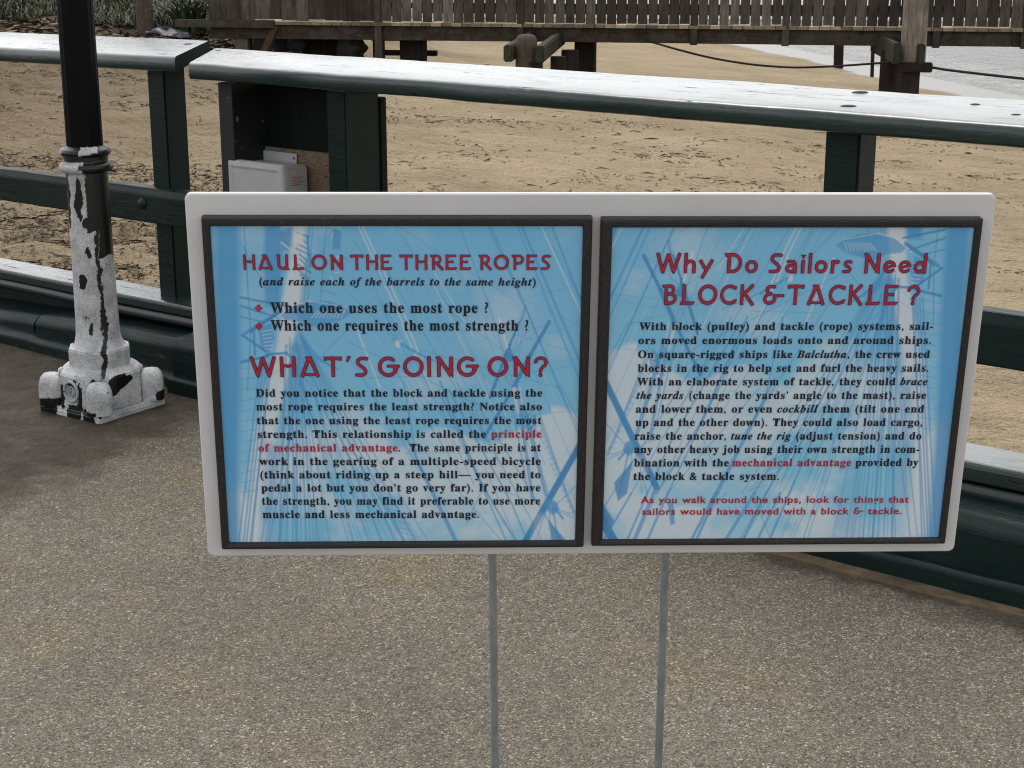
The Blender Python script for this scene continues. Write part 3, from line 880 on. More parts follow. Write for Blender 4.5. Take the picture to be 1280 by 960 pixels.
# tall pile at the right with its clamps
P = on_depth(1143, 40, 20.6)
pb_ = thing('tall_pile', (P[0], 20.6, -.7), 'tall silver-grey pile rising in front of the boardwalk railing at the right', 'pile')
sq = MB(); sq.lathe((P[0], 20.6, 0), [(.165, .10), (.160, 1.2), (.150, 2.3)], 8, PI / 8 + .1, smooth=False); sq.build('upper_pile', pile_wood, pb_, bevel=.015)
mb = MB(); mb.lathe((P[0] - .04, 20.6, 0), [(.145, -1.5), (.145, .12)], 14); mb.build('lower_pile', pile_dark, pb_)
for sx, zz, hh in ((-.13, .30, .26), (.17, .27, .30)):
    mb = MB(); mb.box(np.array([P[0] + sx, 20.6 + 1.0, zz]), kx, kd, ZV, .09, 2.5, hh); mb.build('clamp_timber', pile_moss, pb_, bevel=.015)
mb = MB(); mb.box(np.array([P[0] - .01, 20.42, .13]), kx, kd, ZV, .42, .12, .12); mb.build('cross_block', pile_dark, pb_, bevel=.01)
mb = MB(); mb.lathe((P[0] - .12, 21.3, 0), [(.13, -1.5), (.13, .3)], 12); mb.build('lower_pile', pile_dark, pb_)

# slack ropes
ropem = mat_wood('dark_rope', (.014, .012, .012), (.04, .034, .03), 'X')
def rope(pxs, Ys, r, label):
    pts = [on_depth(x, y, Y) for (x, y), Y in zip(pxs, Ys)]
    ts = np.linspace(0, 1, len(pts)); tt = np.linspace(0, 1, 40)
    pp = np.stack([np.interp(tt, ts, [p[i] for p in pts]) for i in range(3)], -1)
    for _ in range(6): pp[1:-1] = (pp[:-2] + pp[2:] + 2 * pp[1:-1]) / 4
    mb = MB(); mb.tube(list(pp), r, 8)
    o = mb.build('rope', ropem, None, pp[0]); tag(o, label, 'rope')
rope([(806, 50), (843, 61), (890, 73), (943, 81.5), (995, 85), (1050, 82.5), (1112, 78)], np.linspace(22.6, 20.7, 7), .014, 'slack dark rope hanging from the boardwalk girder to the tall grey pile')
rope([(1152, 82), (1180, 87), (1230, 93), (1285, 99), (1420, 112)], np.linspace(20.6, 19.0, 5), .016, 'dark rope running right from the tall grey pile above the water')

# wall behind the bank on the left
wl = MB()
Wd, Wn = frame(-6)
oW = 29.2
t = -16.0
while t < -5.2:
    wdt = .26 + random.uniform(-.05, .05)
    wl.box(Wd * (t + wdt / 2) + Wn * (oW + random.uniform(-.01, .01)) + ZV * 1.6, Wd, Wn, ZV, wdt - .006, .05, 2.6 + random.uniform(-.03, .03)); t += wdt
wm = mat_wood('damp_dark_boards', (.016, .013, .010), (.075, .062, .050), 'Z', moss=(.03, .035, .02), scale=.6)
tag(wl.build('board_wall', wm, None, Wd * -10 + Wn * oW, auto=False), 'dark damp board wall behind the grass bank at the left', 'wall')

# tree on the bank: trunk, limbs and a crown above the picture
bark = M('tree_bark', rough=.9); bk = bark.noise(bark.co(0, (7, 7, 1.5)), 4, 6, .7)
bark.base(bark.ramp(bk, [(.3, (.045, .032, .022)), (.7, (.12, .088, .062))])); bark.bump(bk, .8, .02)
Tp = on_sand(184, 41)
TX, TY = float(Tp[0]), float(Tp[1])
tz = float(sand_h(np.array([TX]), np.array([TY]))[0])
tree = thing('tree', (TX, TY, tz), 'slim brown tree trunk standing on the grass bank at the left', 'tree')
mb = MB(); mb.tube([np.array([TX, TY, tz - .2]), np.array([TX - .02, TY, tz + .1]), np.array([TX - .03, TY, tz + .6]), np.array([TX - .12, TY, 2.2]), np.array([TX - .05, TY + .1, 4.2])], .2, 14, radii=[.19, .135, .115, .10, .07]); mb.build('trunk', bark.m, tree)
mb = MB()
for k in range(7):
    a = k * 2.4; b0 = np.array([TX - .07, TY + .05, 3.2 + .14 * k])
    mb.tube([b0, b0 + np.array([math.cos(a) * .6, math.sin(a) * .6, .5]), b0 + np.array([math.cos(a) * 1.3, math.sin(a) * 1.3, .9])], .05, 8, radii=[.07, .045, .02])
mb.build('limbs', bark.m, tree)
leafm = M('leaf', (.035, .065, .022), .6); leafm.b.inputs['Base Color'].default_value = (.045, .075, .025, 1)
mb = MB()
for k in range(900):
    a = RNG.rand() * 6.28; rr = RNG.rand() ** .5 * 1.7; c = np.array([TX + rr * math.cos(a), TY + rr * math.sin(a), 4.3 + RNG.randn() * .55])
    u_ = RNG.randn(3); u_ /= np.linalg.norm(u_); v_ = np.cross(u_, RNG.randn(3)); v_ /= np.linalg.norm(v_)
    mb.add([c, c + u_ * .10 + v_ * .05, c + u_ * .20, c + u_ * .10 - v_ * .05], [(0, 1, 2, 3)])
mb.build('crown', leafm.m, tree, auto=False)

# strap-leaved plant, grass, leaf litter
def blade(mb, c, ang, L, wd, droop, n=5):
    dx, dy = math.cos(ang), math.sin(ang); pts = []
    for i in range(n + 1):
        s_ = i / n
        pts.append(np.array([c[0] + dx * L * s_ * (.35 + .5 * s_) * droop, c[1] + dy * L * s_ * (.35 + .5 * s_) * droop, c[2] + L * (s_ - .55 * droop * s_ * s_)]))
    side = np.array([-dy, dx, 0])
    vs_ = []
    for i, p in enumerate(pts):
        w_ = wd * (1 - (i / n) ** 1.5) * .5 + .001
        vs_ += [p - side * w_, p + side * w_]
    mb.add(vs_, [(2 * i, 2 * i + 1, 2 * i + 3, 2 * i + 2) for i in range(n)])
sl = M('strap_leaf', (.05, .075, .03), .45)
oi = sl.n('ShaderNodeNewGeometry')
sl.base(sl.ramp(oi.outputs['Random Per Island'], [(0, (.028, .045, .018)), (.6, (.060, .088, .032)), (1, (.12, .125, .06))]))
Pp = on_sand(237, 40); PX, PY = float(Pp[0]), float(Pp[1]); pz = float(sand_h(np.array([PX]), np.array([PY]))[0])
mb = MB()
for k in range(190):
    blade(mb, (PX + RNG.randn() * .10, PY + RNG.randn() * .10, pz), RNG.rand() * 6.28, .75 + RNG.rand() * .45, .035, .5 + RNG.rand() * .75)
pl_ = mb.build('strap_leaf_plant', sl.m, None, np.array([PX, PY, pz]), auto=False)
tag(pl_, 'clump of arching strap leaves growing at the foot of the boards by the boardwalk', 'plant')
gm = M('grass_blade', rough=.6)
GY0 = float(on_sand(90, 31)[1])
print('grass from', GY0, on_sand(90, 12), on_sand(237, 40))
gi = gm.n('ShaderNodeNewGeometry')
gm.base(gm.ramp(gi.outputs['Random Per Island'], [(0, (.010, .020, .007)), (.5, (.028, .050, .015)), (.85, (.06, .075, .03)), (1, (.14, .115, .06))]))
mb = MB()
bx = -12.5 + RNG.rand(16000) * 8.0; by = GY0 + RNG.rand(16000) ** 1.1 * (31.2 - GY0)
ok = vnoise(bx, by, .8, 31, 2) > .30; bx, by = bx[ok], by[ok]; bz = sand_h(bx, by)
for x, y, z in zip(bx, by, bz):
    blade(mb, (x, y, z - .02), RNG.rand() * 6.28, .14 + RNG.rand() * .32, .020, .4 + RNG.rand() * .9, 3)
gr = mb.build('grass', gm.m, None, np.array([-8, 29, 0]), auto=False)
tag(gr, 'uneven green grass growing along the bank under the board wall', 'grass', kind='stuff')
lm = M('litter', rough=.9); li = lm.n('ShaderNodeNewGeometry')
lm.base(lm.ramp(li.outputs['Random Per Island'], [(0, (.035, .022, .014)), (.5, (.10, .062, .038)), (.8, (.16, .11, .07)), (1, (.33, .27, .18))]))
mb = MB()
def twig(mb, x, y, z, L, wd):
    a = RNG.rand() * PI; d_ = np.array([math.cos(a), math.sin(a), RNG.randn() * .10]); s_ = np.array([-math.sin(a), math.cos(a), RNG.randn() * .2])
    c = np.array([x, y, z]); b = s_ * RNG.randn() * L * .12
    mb.add([c - d_ * L / 2 - s_ * wd / 2, c + b - s_ * wd / 2 + ZV * wd * .6, c + d_ * L / 2, c + b + s_ * wd / 2, c - d_ * L / 2 + s_ * wd / 2], [(0, 1, 3, 4), (1, 2, 3)])
bx = -12.5 + RNG.rand(3800) * 8.3; by = GY0 - 2.2 + RNG.rand(3800) * 2.9
for x, y, z in zip(bx, by, sand_h(bx, by)):
    twig(mb, x, y, z + .01, .10 + RNG.rand() * .22, .02 + RNG.rand() * .04)
lt = mb.build('leaf_litter', lm.m, None, np.array([-8, 27, 0]), auto=False)
tag(lt, 'brown leaf litter and twigs scattered under the grass bank', 'leaf litter', kind='stuff')
# weed scraps and twigs on the sand: dense drifts at the left and along old tide lines
wm_ = M('beach_wrack', rough=.9); wi = wm_.n('ShaderNodeNewGeometry')
wm_.base(wm_.ramp(wi.outputs['Random Per Island'], [(0, (.034, .024, .016)), (.6, (.085, .060, .038)), (.85, (.15, .11, .07)), (1, (.30, .24, .16))]))
mb = MB(); K = 160000
Y = 5.2 * (26 / 5.2) ** RNG.rand(K); X = (RNG.rand(K) * 1.5 - .75) * .62 * Y
n_ = vnoise(X, Y, 1.6, 77, 3, .6, 1.8)
left = np.clip(-.175 * X / np.maximum(1, Y * .12) + .42, 0, 1)
ok = (X * nR[0] + Y * nR[1] > 4.25) & (.99 * X + .13 * Y < 10.3) & (RNG.rand(K) < (np.maximum(0, n_ - .40) * 4.5) ** 2.4 * (.16 + 1.3 * left ** 2) + .06 * left ** 2)
X, Y = X[ok][:26000], Y[ok][:26000]
for x, y, z in zip(X, Y, sand_h(X, Y)):
    twig(mb, x, y, z + .003, (.015 + RNG.rand() ** 4 * .15) * (1 + y / 60), .003 + RNG.rand() * .007 + y * .0004)
wr = mb.build('beach_wrack', wm_.m, None, np.array([0, 12, 0]), auto=False)
tag(wr, 'dark weed scraps and twigs strewn over the sand', 'beach debris', kind='stuff')
# stones heaped below the landward end of the boardwalk
stm = M('dark_stone', rough=.9); stm.base(stm.ramp(stm.noise(stm.co(), 7, 5, .7), [(.3, (.03, .027, .024)), (.7, (.11, .10, .088))]))
def stone(x, y, Y, r, label):
    P = on_depth(x, y, Y); bm = bmesh.new(); bmesh.ops.create_icosphere(bm, subdivisions=3, radius=r)
    for v in bm.verts:
        n_ = mnoise.noise(Vector(v.co) * (1.6 / r) + Vector((x, y, 0))); v.co *= 1 + .28 * n_; v.co.z *= .72
    me = bpy.data.meshes.new('stone'); bm.to_mesh(me); bm.free(); me.materials.append(stm.m)
    for p in me.polygons: p.use_smooth = True
    o = bpy.data.objects.new('stone', me); COL.objects.link(o); o.location = tuple(P)
    tag(o, label, 'stone', 'stones under the landward end of the boardwalk')
stone(352, 53, 24.6, .20, 'dark stone right below the red-brown brace')
stone(370, 55, 24.4, .15, 'smaller dark stone just right of the brace foot')
stone(402, 58, 24.9, .20, 'broad dark stone deep in the shadow under the close-boarded bay')
stone(438, 60, 24.2, .24, 'largest dark stone beside the leaning landward post')

# crumpled cloth at the foot of the bank
cl_ = M('purple_white_cloth', rough=.8)
cl_.base(cl_.ramp(cl_.noise(cl_.co(), 5.5, 3, .6), [(.42, (.035, .028, .07)), (.5, (.12, .10, .16)), (.58, (.42, .41, .43))]))
P = on_sand(212, 45); cx_, cy_ = float(P[0]), float(P[1])
gx, gy = np.meshgrid(np.linspace(-.34, .34, 26), np.linspace(-.22, .22, 18))
mb = MB(); zc = sand_h(gx + cx_, gy + cy_) + .03 + .16 * vnoise(gx + 9, gy + 4, .14, 41, 3) * (1 - (gx / .36) ** 2) * (1 - (gy / .24) ** 2)
vs_ = np.stack([gx + cx_, gy + cy_, zc], -1).reshape(-1, 3); ii = np.arange(26 * 18).reshape(18, 26)
mb.add(list(vs_), [(int(ii[a, b]), int(ii[a, b + 1]), int(ii[a + 1, b + 1]), int(ii[a + 1, b])) for a in range(17) for b in range(25)], True)
tag(mb.build('crumpled_cloth', cl_.m, None, np.array([cx_, cy_, 0])), 'crumpled purple and white cloth lying on the litter near the strap-leaved plant', 'cloth')

# ------------------------------------------------------------------ the sign
SGc = np.array([0.12786407, 2.57398661, 0.91668198]); SW, SH = 1.30, .64227
_ya, _ti, _ro = 0.0320175, 0.09830885, -0.00573755
_u = np.array([math.cos(_ya), math.sin(_ya), 0]); _nn = np.array([math.sin(_ya), -math.cos(_ya), 0])
_v = ZV * math.cos(_ti) + _nn * math.sin(_ti)
SU = _u * math.cos(_ro) + _v * math.sin(_ro); SV = _v * math.cos(_ro) - _u * math.sin(_ro)
SN = np.cross(SU, SV); SN = SN if SN @ _nn > 0 else -SN
def sp(a, b, h): return SGc + SU * a + SV * b + SN * h
def sab(x, y, h):
    n = SN; o = (SGc + SN * h) @ n; p = on_plane(x, y, n, o) - SGc
    return float(p @ SU), float(p @ SV)
base_pt = sp(.07, 0, 0)
sign = thing('information_sign', (base_pt[0], base_pt[1] + .02, 0), 'white board sign on two thin metal posts with two blue framed panels of text', 'sign')
white = M('white_board_sheet', (.62, .61, .615), .45, .4)
white.base(white.ramp(white.noise(white.co(), 5, 5, .6), [(.3, (.66, .65, .65)), (.7, (.74, .73, .73))]))
ptsb = []
for cx_, cy_, a0 in ((1, 1, 0), (-1, 1, 90), (-1, -1, 180), (1, -1, 270)):
    r_ = .011
    for k in range(7):
        a = math.radians(a0 + 15 * k); ptsb.append((cx_ * (SW / 2 - r_) + r_ * math.cos(a), cy_ * (SH / 2 - r_) + r_ * math.sin(a)))
mb = MB(); n_ = len(ptsb); TH = .0105
lay = [(0, -TH + .0015), (0, -.002), (.002, 0)]
vs_ = []
for ins, h in [(.0015, -TH)] + lay:
    for a, b in ptsb:
        l_ = math.hypot(a, b); vs_.append(sp(a - math.copysign(ins, a), b - math.copysign(ins, b), h))
fs = [(i * n_ + k, i * n_ + (k + 1) % n_, (i + 1) * n_ + (k + 1) % n_, (i + 1) * n_ + k) for i in range(3) for k in range(n_)] + [tuple(range(n_))[::-1], tuple(range(3 * n_, 4 * n_))]
mb.add(vs_, fs); mb.build('backing_board', white.m, sign)
galv = M('galvanised_tube', (.30, .33, .36), .45, .5, .55)
galv.base(galv.ramp(galv.noise(galv.co(0, (1, 1, .4)), 55, 4, .7), [(.3, (.24, .26, .28)), (.6, (.35, .37, .39)), (.8, (.46, .48, .50))]))
for xa, xb in ((615.5, 618.9), (831.5, 822.8)):
    hB = -TH - .008
    a0_, b0_ = sab(xa, 697, hB); a1_, b1_ = sab(xb, 960, hB)
    p, q = sp(a0_, b0_, hB), sp(a1_, b1_, hB); dd_ = (q - p) / np.linalg.norm(q - p)
    top = p - dd_ * .45; bot = p + dd_ * ((p[2] + .02) / -dd_[2])
    mb = MB(); mb.tube([top, p, q, bot], .0072, 16); mb.build('post', galv.m, sign)
framem = M('dark_speckled_frame', rough=.5, spec=.4)
fz = framem.noise(framem.co(), 420, 2, .6)
framem.base(framem.ramp(fz, [(.45, (.020, .0165, .016)), (.62, (.034, .029, .028)), (.74, (.10, .092, .09))]))
framem.bump(framem.noise(framem.co(), 300, 2), .3, .001)
HF, HP = .020, .0125
PANELS = [dict(out=[(250.8, 272), (740.2, 272.5), (730.5, 685), (277, 688)], inn=[(262.6, 281.5), (728.4, 282.5), (719, 675), (286.7, 677.7)], sgn=1),
          dict(out=[(751.8, 272.5), (1230.6, 275.5), (1181.5, 679.4), (739.6, 685)], inn=[(763.8, 282.5), (1218, 285), (1173, 670), (754.3, 675.6)], sgn=-1)]
def rect(px, h):
    q = [sab(x, y, h) for x, y in px]
    return (q[0][0] + q[3][0]) / 2, (q[1][0] + q[2][0]) / 2, (q[2][1] + q[3][1]) / 2, (q[0][1] + q[1][1]) / 2

# ---- printed picture: rigging against a clouded sky, drawn once in numpy and stored as the print's own colour
def draw_art(X, Y):
    """X,Y: arrays in picture units; returns linear albedo"""
    sk = np.clip((Y - 281) / 400, 0, 1.3)[..., None]
    base = np.array([.215, .560, .860]) * (1 - sk) + np.array([.300, .660, .880]) * sk
    base = base * (1 + .10 * (vnoise(X, Y, 120, 3, 4)[..., None] - .5))
    pale = np.array([.78, .84, .88])
    cl = vnoise(X + 31, Y * 1.4, 95, 8, 5, .55)
    lowm = np.clip((Y - 500 - 40 * np.sin(X / 90.0)) / 90, 0, 1)
    right = np.clip((X - 470) / 160, 0, 1)
    a = np.clip((cl - .52 + .26 * lowm * (.35 + .65 * right)) * 5.0, 0, 1) * (.28 + .50 * lowm)
    up = np.exp(-(((X - 612) / 48) ** 2 + ((Y - 375) / 42) ** 2)) * np.clip((cl - .30) * 3, 0, 1) * .65
    edge_ = np.clip((Y - (545 - .12 * (X - 490) + 14 * np.sin(X / 23.0) - 10 * (X > 690))) / 7, 0, 1) * np.clip((X - 470) / 90, 0, 1) * np.clip((690 - Y) / 90, .25, 1) * .75
    leftb = np.clip((Y - 615 - 26 * np.sin(X / 16.0)) / 24, 0, 1) * np.clip((330 - X) / 30, 0, 1) * .9
    a = np.maximum(np.maximum(a, up), np.maximum(edge_, leftb))[..., None]
    img = base * (1 - a) + pale * a
    D1, D2, PW = np.array([.100, .385, .74]), np.array([.070, .310, .64]), np.array([.80, .83, .85])
    def blend(mask, col, al):
        nonlocal img
        m_ = (np.clip(mask, 0, 1) * al)[..., None]; img = img * (1 - m_) + col * m_
    def line(x0, y0, x1, y1, w_, col=D1, al=.75, soft=.7):
        dx, dy = x1 - x0, y1 - y0; L2 = dx * dx + dy * dy
        t = np.clip(((X - x0) * dx + (Y - y0) * dy) / L2, 0, 1)
        d = np.hypot(X - x0 - t * dx, Y - y0 - t * dy)
        blend((w_ / 2 + soft - d) / (2 * soft), col, al)
    def poly(pts, col, al, soft=2.0):
        n = len(pts); d = np.full(X.shape, 1e9); ins = np.zeros(X.shape, bool)
        for i in range(n):
            (x0, y0), (x1, y1) = pts[i], pts[(i + 1) % n]
            dx, dy = x1 - x0, y1 - y0
            t = np.clip(((X - x0) * dx + (Y - y0) * dy) / (dx * dx + dy * dy), 0, 1)
            d = np.minimum(d, np.hypot(X - x0 - t * dx, Y - y0 - t * dy))
            if dy != 0:
                c = ((y0 > Y) != (y1 > Y)) & (X < dx * (Y - y0) / dy + x0); ins ^= c
        blend(np.where(ins, .5 + d / (2 * soft), .5 - d / (2 * soft)), col, al)
    # soft dark columns, far left and behind the mast
    poly([(274, 270), (301, 270), (297, 360), (292, 470), (284, 560), (272, 830), (250, 830), (262, 450)], D1, .85, 5)
    poly([(333, 270), (352, 270), (352, 320), (346, 378), (328, 378), (330, 310)], D1, .85, 3)
    poly([(350, 290), (372, 283), (380, 300), (368, 312), (352, 312)], D2, .7, 2)
    # mast
    poly([(369, 270), (380, 270), (382, 320), (372, 372), (362, 420), (352, 470), (334, 520), (312, 600), (298, 690), (286, 690), (300, 560), (322, 480), (341, 425), (350, 370), (362, 320)], PW, .80, 3)
    poly([(380, 320), (386, 330), (380, 372), (372, 430), (362, 470), (345, 540), (335, 540), (352, 470), (366, 410), (374, 370)], np.array([.30, .55, .76]), .8, 3)
    poly([(318, 540), (338, 560), (330, 620), (322, 700), (306, 700), (318, 610)], D1, .45, 8)
    for k in range(9):
        line(372 + 2.2 * math.sin(k * 1.7), 292 + 6 * k, 384 + 2.5 * math.cos(k * 2.1), 296 + 7 * k, 2.4, D2, .7)
    poly([(367, 292), (378, 292), (379, 304), (368, 306)], PW, .85, 1.5)
    line(352, 303, 364, 312, 2, PW, .7); line(384, 296, 386, 330, 3, D2, .7)
    for k in range(26):
        x_ = 404 + RNG.rand() * 22; y_ = 284 + RNG.rand() * 80
        line(x_, y_, x_ + RNG.randn() * 5, y_ + RNG.rand() * 7, 1.2, D2 if k % 3 else PW, .55)
    poly([(416, 288), (426, 290), (424, 312), (415, 310)], D2, .6, 1.5)
    for x_ in (389, 393, 409): line(x_, 270, x_ - 12, 375, 1.1, D2, .7)
    # platform
    poly([(346, 388), (362, 377), (385, 371), (410, 372), (427, 378), (438, 386), (424, 394), (402, 400), (384, 402), (372, 396), (352, 394)], D1, .75, 1.2)
    for k in range(9): line(386 + 4.6 * k, 391 + .1 * k, 394 + 4.2 * k, 383 - .1 * k, 1.3, PW, .5)
    line(346, 388, 362, 377, 1.4, PW, .8); line(362, 377, 385, 371.5, 1.4, PW, .7); line(385, 371.5, 430, 379, 1.2, PW, .5)
    line(352, 377, 340, 392, 3.5, PW, .8)
    poly([(318, 404), (334, 398), (338, 416), (330, 434), (320, 430)], D1, .8, 1.2)
    for k in range(6): line(322 + .6 * k, 408 + 4.4 * k, 335, 406 + 4.6 * k, 1.1, PW, .6)
    # yards and trusses on the mast
    for a_ in ((297, 367, 352, 377, 2.6), (297, 377, 342, 391, 2.2), (296, 390, 326, 397, 1.4), (308, 408, 348, 384, 3.2), (297, 412, 326, 432, 3), (294, 445, 328, 438, 3.4), (326, 436, 352, 434, 3.2), (352, 434, 360, 442, 3), (312, 436, 312, 408, 2.6)): line(*a_, D2, .85)
    for k in range(14): line(300 + 3.6 * k, 412 - 2.1 * k, 302 + 3.6 * k, 408 - 2.1 * k, 2.2, D2, .8)
    line(306.5, 270, 308, 410, 1.3, D2, .75); line(308, 410, 300, 480, 1.3, D2, .7)
    line(300, 300, 332, 360, 1, D2, .6)
    # lower shrouds fanning from the top
    for x0, x1 in ((322, 282), (326, 286), (332, 290), (318, 274), (329, 296)): line(x0, 448, x1 - 24, 830, 2.2, D1, .7)
    for k in range(13): line(286 + 1.6 * k - 1.2 * k, 610 - 13 * k, 306 + 1.3 * k, 606 - 13 * k, 1, D1, .6)
    for x0, x1, w_ in ((352, 324, 3.2), (357, 336, 2), (361, 345, 1.6), (364, 352, 3), (367, 358, 1.4), (369, 366, 2.6), (372, 372, 1.4), (374, 383, 1.2), (360, 330, 1.2)): line(x0, 425, x1, 770, w_, D1, .62)
    for k in range(10): line(372 - 2.2 * k, 408 + 2 * k, 392 + 3 * k, 442 + 1.5 * k, 1.4, D1, .5)
    for x1, y1, w_ in ((468, 677, 2.8), (486, 677, 2.2), (505, 690, 2.6), (521, 690, 2.2), (450, 677, 1.4), (430, 677, 1.2), (538, 690, 1.3)): line(371, 412, x1, y1, w_, D1, .62)
    for k in range(16): line(430 + 5 * k, 560 + 8 * k, 448 + 5.3 * k, 566 + 8 * k, 1, D1, .5)
    for k in range(7): line(484 + 4 * k, 640 + 6 * k, 506 + 4 * k, 652 + 6 * k, 1, D1, .6)
    # running ropes
    for a_ in ((441, 270, 501, 400), (446, 270, 508, 400), (499, 400, 545, 500), (506, 400, 524, 445), (440, 400, 470, 478)): line(*a_, 1.8, PW, .62)
    for a_ in ((567, 270, 609, 375, 1.3), (609, 375, 640, 470, 1.1), (601, 270, 655, 380, 1.6), (605, 270, 660, 388, 1.6), (655, 380, 706, 490, 1.6), (660, 388, 728, 540, 1.4), (638, 270, 727, 470, 1.6), (643, 270, 727, 447, 3), (681, 270, 728, 378, 2.4),
               (486, 275, 560, 380, .9), (486, 278, 640, 370, .7), (440, 300, 486, 360, .9), (545, 375, 640, 440, .7), (520, 430, 700, 478, .8), (430, 420, 640, 520, .9), (395, 440, 436, 400, 1), (455, 465, 540, 463, .8),
               (430, 360, 500, 425, 1), (500, 425, 545, 447, 1.8), (545, 447, 580, 460, 1.2), (480, 440, 575, 590, 1), (520, 450, 590, 600, 1.1)): line(*a_, D1, .72)
    for k in range(6): line(488 + 8 * k, 417 + 4.5 * k, 491 + 8 * k, 420 + 4.5 * k, 3, D2, .6)
    poly([(490, 419), (498, 419), (496, 428), (491, 428)], PW, .7, 1)
    rr_ = np.random.RandomState(5)
    for k in range(34):
        x0 = 430 + rr_.rand() * 300; y0 = 270 + rr_.rand() * 330; L_ = 60 + rr_.rand() * 220; sl_ = .42 + rr_.rand() * .22
        line(x0, y0, x0 + L_ * sl_, y0 + L_, .7 + rr_.rand() * .9, D1 if k % 4 else PW, .35 + .3 * rr_.rand())
    for k in range(22):
        x0 = 366 + rr_.randn() * 6; xe = 300 + rr_.rand() * 230
        line(x0, 415 + rr_.rand() * 30, xe + (xe - x0) * .4, 810, .8 + rr_.rand() * 1.2, D1, .35 + .3 * rr_.rand())
    for k in range(12):
        x0 = 280 + rr_.rand() * 430; y0 = 290 + rr_.rand() * 350
        line(x0, y0, x0 + 60 + rr_.rand() * 90, y0 + rr_.randn() * 40, .7, D1, .45)
    # spars
    line(655, 381, 636, 425, 3.2, D2, .85); line(636, 425, 611, 490, 4, D2, .85); line(686, 397, 662, 438, 4.6, D2, .85); line(662, 438, 640, 480, 5.6, D2, .85); line(640, 480, 604, 540, 4.2, D2, .85)
    line(622, 393, 633, 428, 2.4, PW, .75); poly([(636, 425), (644, 445), (634, 446), (628, 438)], D2, .8, 1)
    line(648, 395, 655, 382, 1.2, PW, .6)
    for a_ in ((655, 383, 630, 470), (655, 383, 648, 440), (686, 398, 655, 410), (686, 398, 625, 440), (660, 404, 640, 440)): line(*a_, .8, D1, .6)
    poly([(638, 478), (650, 476), (654, 505), (648, 510)], PW, .7, 1.5)
    line(646, 476, 668, 620, 4.5, D1, .65); line(656, 505, 686, 615, 5.5, D1, .7); line(640, 500, 660, 600, 2, D1, .6)
    for k in range(18): line(654 + RNG.rand() * 18, 508 + RNG.rand() * 28, 650 + RNG.rand() * 24, 512 + RNG.rand() * 30, 1.8, D2, .55)
    line(672, 500, 712, 610, 1.2, D1, .7); line(676, 520, 724, 640, 4, D1, .45); line(702, 475, 728, 522, 1.4, D1, .7); line(697, 475, 728, 530, 1.2, D1, .7)
    for k in range(16): line(674 + 3 * k, 534 + 7 * k, 680 + 3 * k, 531 + 7 * k, 1, D1, .6)
    # long lower stays
    for a_ in ((500, 470, 516, 570, 2), (516, 570, 572, 690, 4), (505, 545, 575, 690, 2.6), (547, 470, 600, 600, 3), (600, 600, 655, 690, 2.6), (558, 480, 640, 625, 2.4), (640, 625, 668, 690, 2.2), (545, 480, 640, 690, 2.4), (568, 470, 690, 690, 1.4), (524, 556, 640, 690, 1.1), (592, 500, 608, 560, 1.2), (600, 610, 580, 655, 1)): line(*a_, D1, .70)
    line(630, 610, 724, 645, .9, D1, .6); line(500, 560, 650, 560, .8, D1, .4)
    # heavy boom and the clutter at its foot
    line(732, 545, 656, 682, 8.5, D2, .95, 1)
    poly([(684, 620), (700, 624), (704, 634), (696, 642), (688, 636)], D1, .85, 1.5)
    for a_ in ((696, 632, 718, 640, 1.2), (696, 632, 709, 646, 3), (692, 636, 690, 660, 1), (696, 636, 706, 690, 2), (688, 632, 668, 690, 1.2), (700, 628, 728, 600, 1), (680, 640, 676, 690, .8)): line(*a_, D1, .8)
    poly([(690, 648), (714, 676), (708, 700), (696, 690)], D2, .8, 1.2)
    poly([(672, 640), (682, 640), (684, 676), (668, 676)], PW, .3, 4)
    # below the left panel's crop (shows on the mirrored print)
    line(758, 676, 702, 768, 12, D2, .95, 1)
    poly([(735, 690), (746, 686), (742, 705), (728, 720), (715, 735), (712, 725), (726, 706)], D2, .85, 1.2)
    poly([(740, 735), (775, 735), (775, 765), (735, 765)], D1, .6, 3)
    for k in range(12): line(735 + RNG.rand() * 30, 735 + RNG.rand() * 25, 735 + RNG.rand() * 30, 735 + RNG.rand() * 25, 1.5, PW, .6)
    for a_ in ((668, 690, 700, 768, 3), (575, 690, 612, 768, 4), (572, 690, 604, 768, 4), (640, 690, 672, 768, 3.4), (690, 690, 735, 768, 2.6), (505, 690, 540, 768, 3), (521, 690, 566, 768, 4.4), (468, 677, 502, 768, 3.4), (520, 700, 486, 768, 1), (486, 690, 520, 768, 3), (560, 690, 600, 740, 1), (656, 682, 690, 768, 5)): line(*a_, D1, .75)
    poly([(632, 700), (640, 702), (634, 732), (628, 730)], D1, .8, 1)
    for k in range(10): line(470 + 9 * k, 720 + 4 * math.sin(k), 484 + 9 * k, 708, .9, D1, .6)
    poly([(366, 700), (380, 640), (400, 640), (420, 780), (360, 780)], D1, .25, 12)
    return np.clip(img, 0, 1)

printm = M('printed_panel', rough=.38, spec=.4)
ca_ = printm.n('ShaderNodeVertexColor'); ca_.layer_name = 'print'
printm.base(ca_.outputs['Color'])

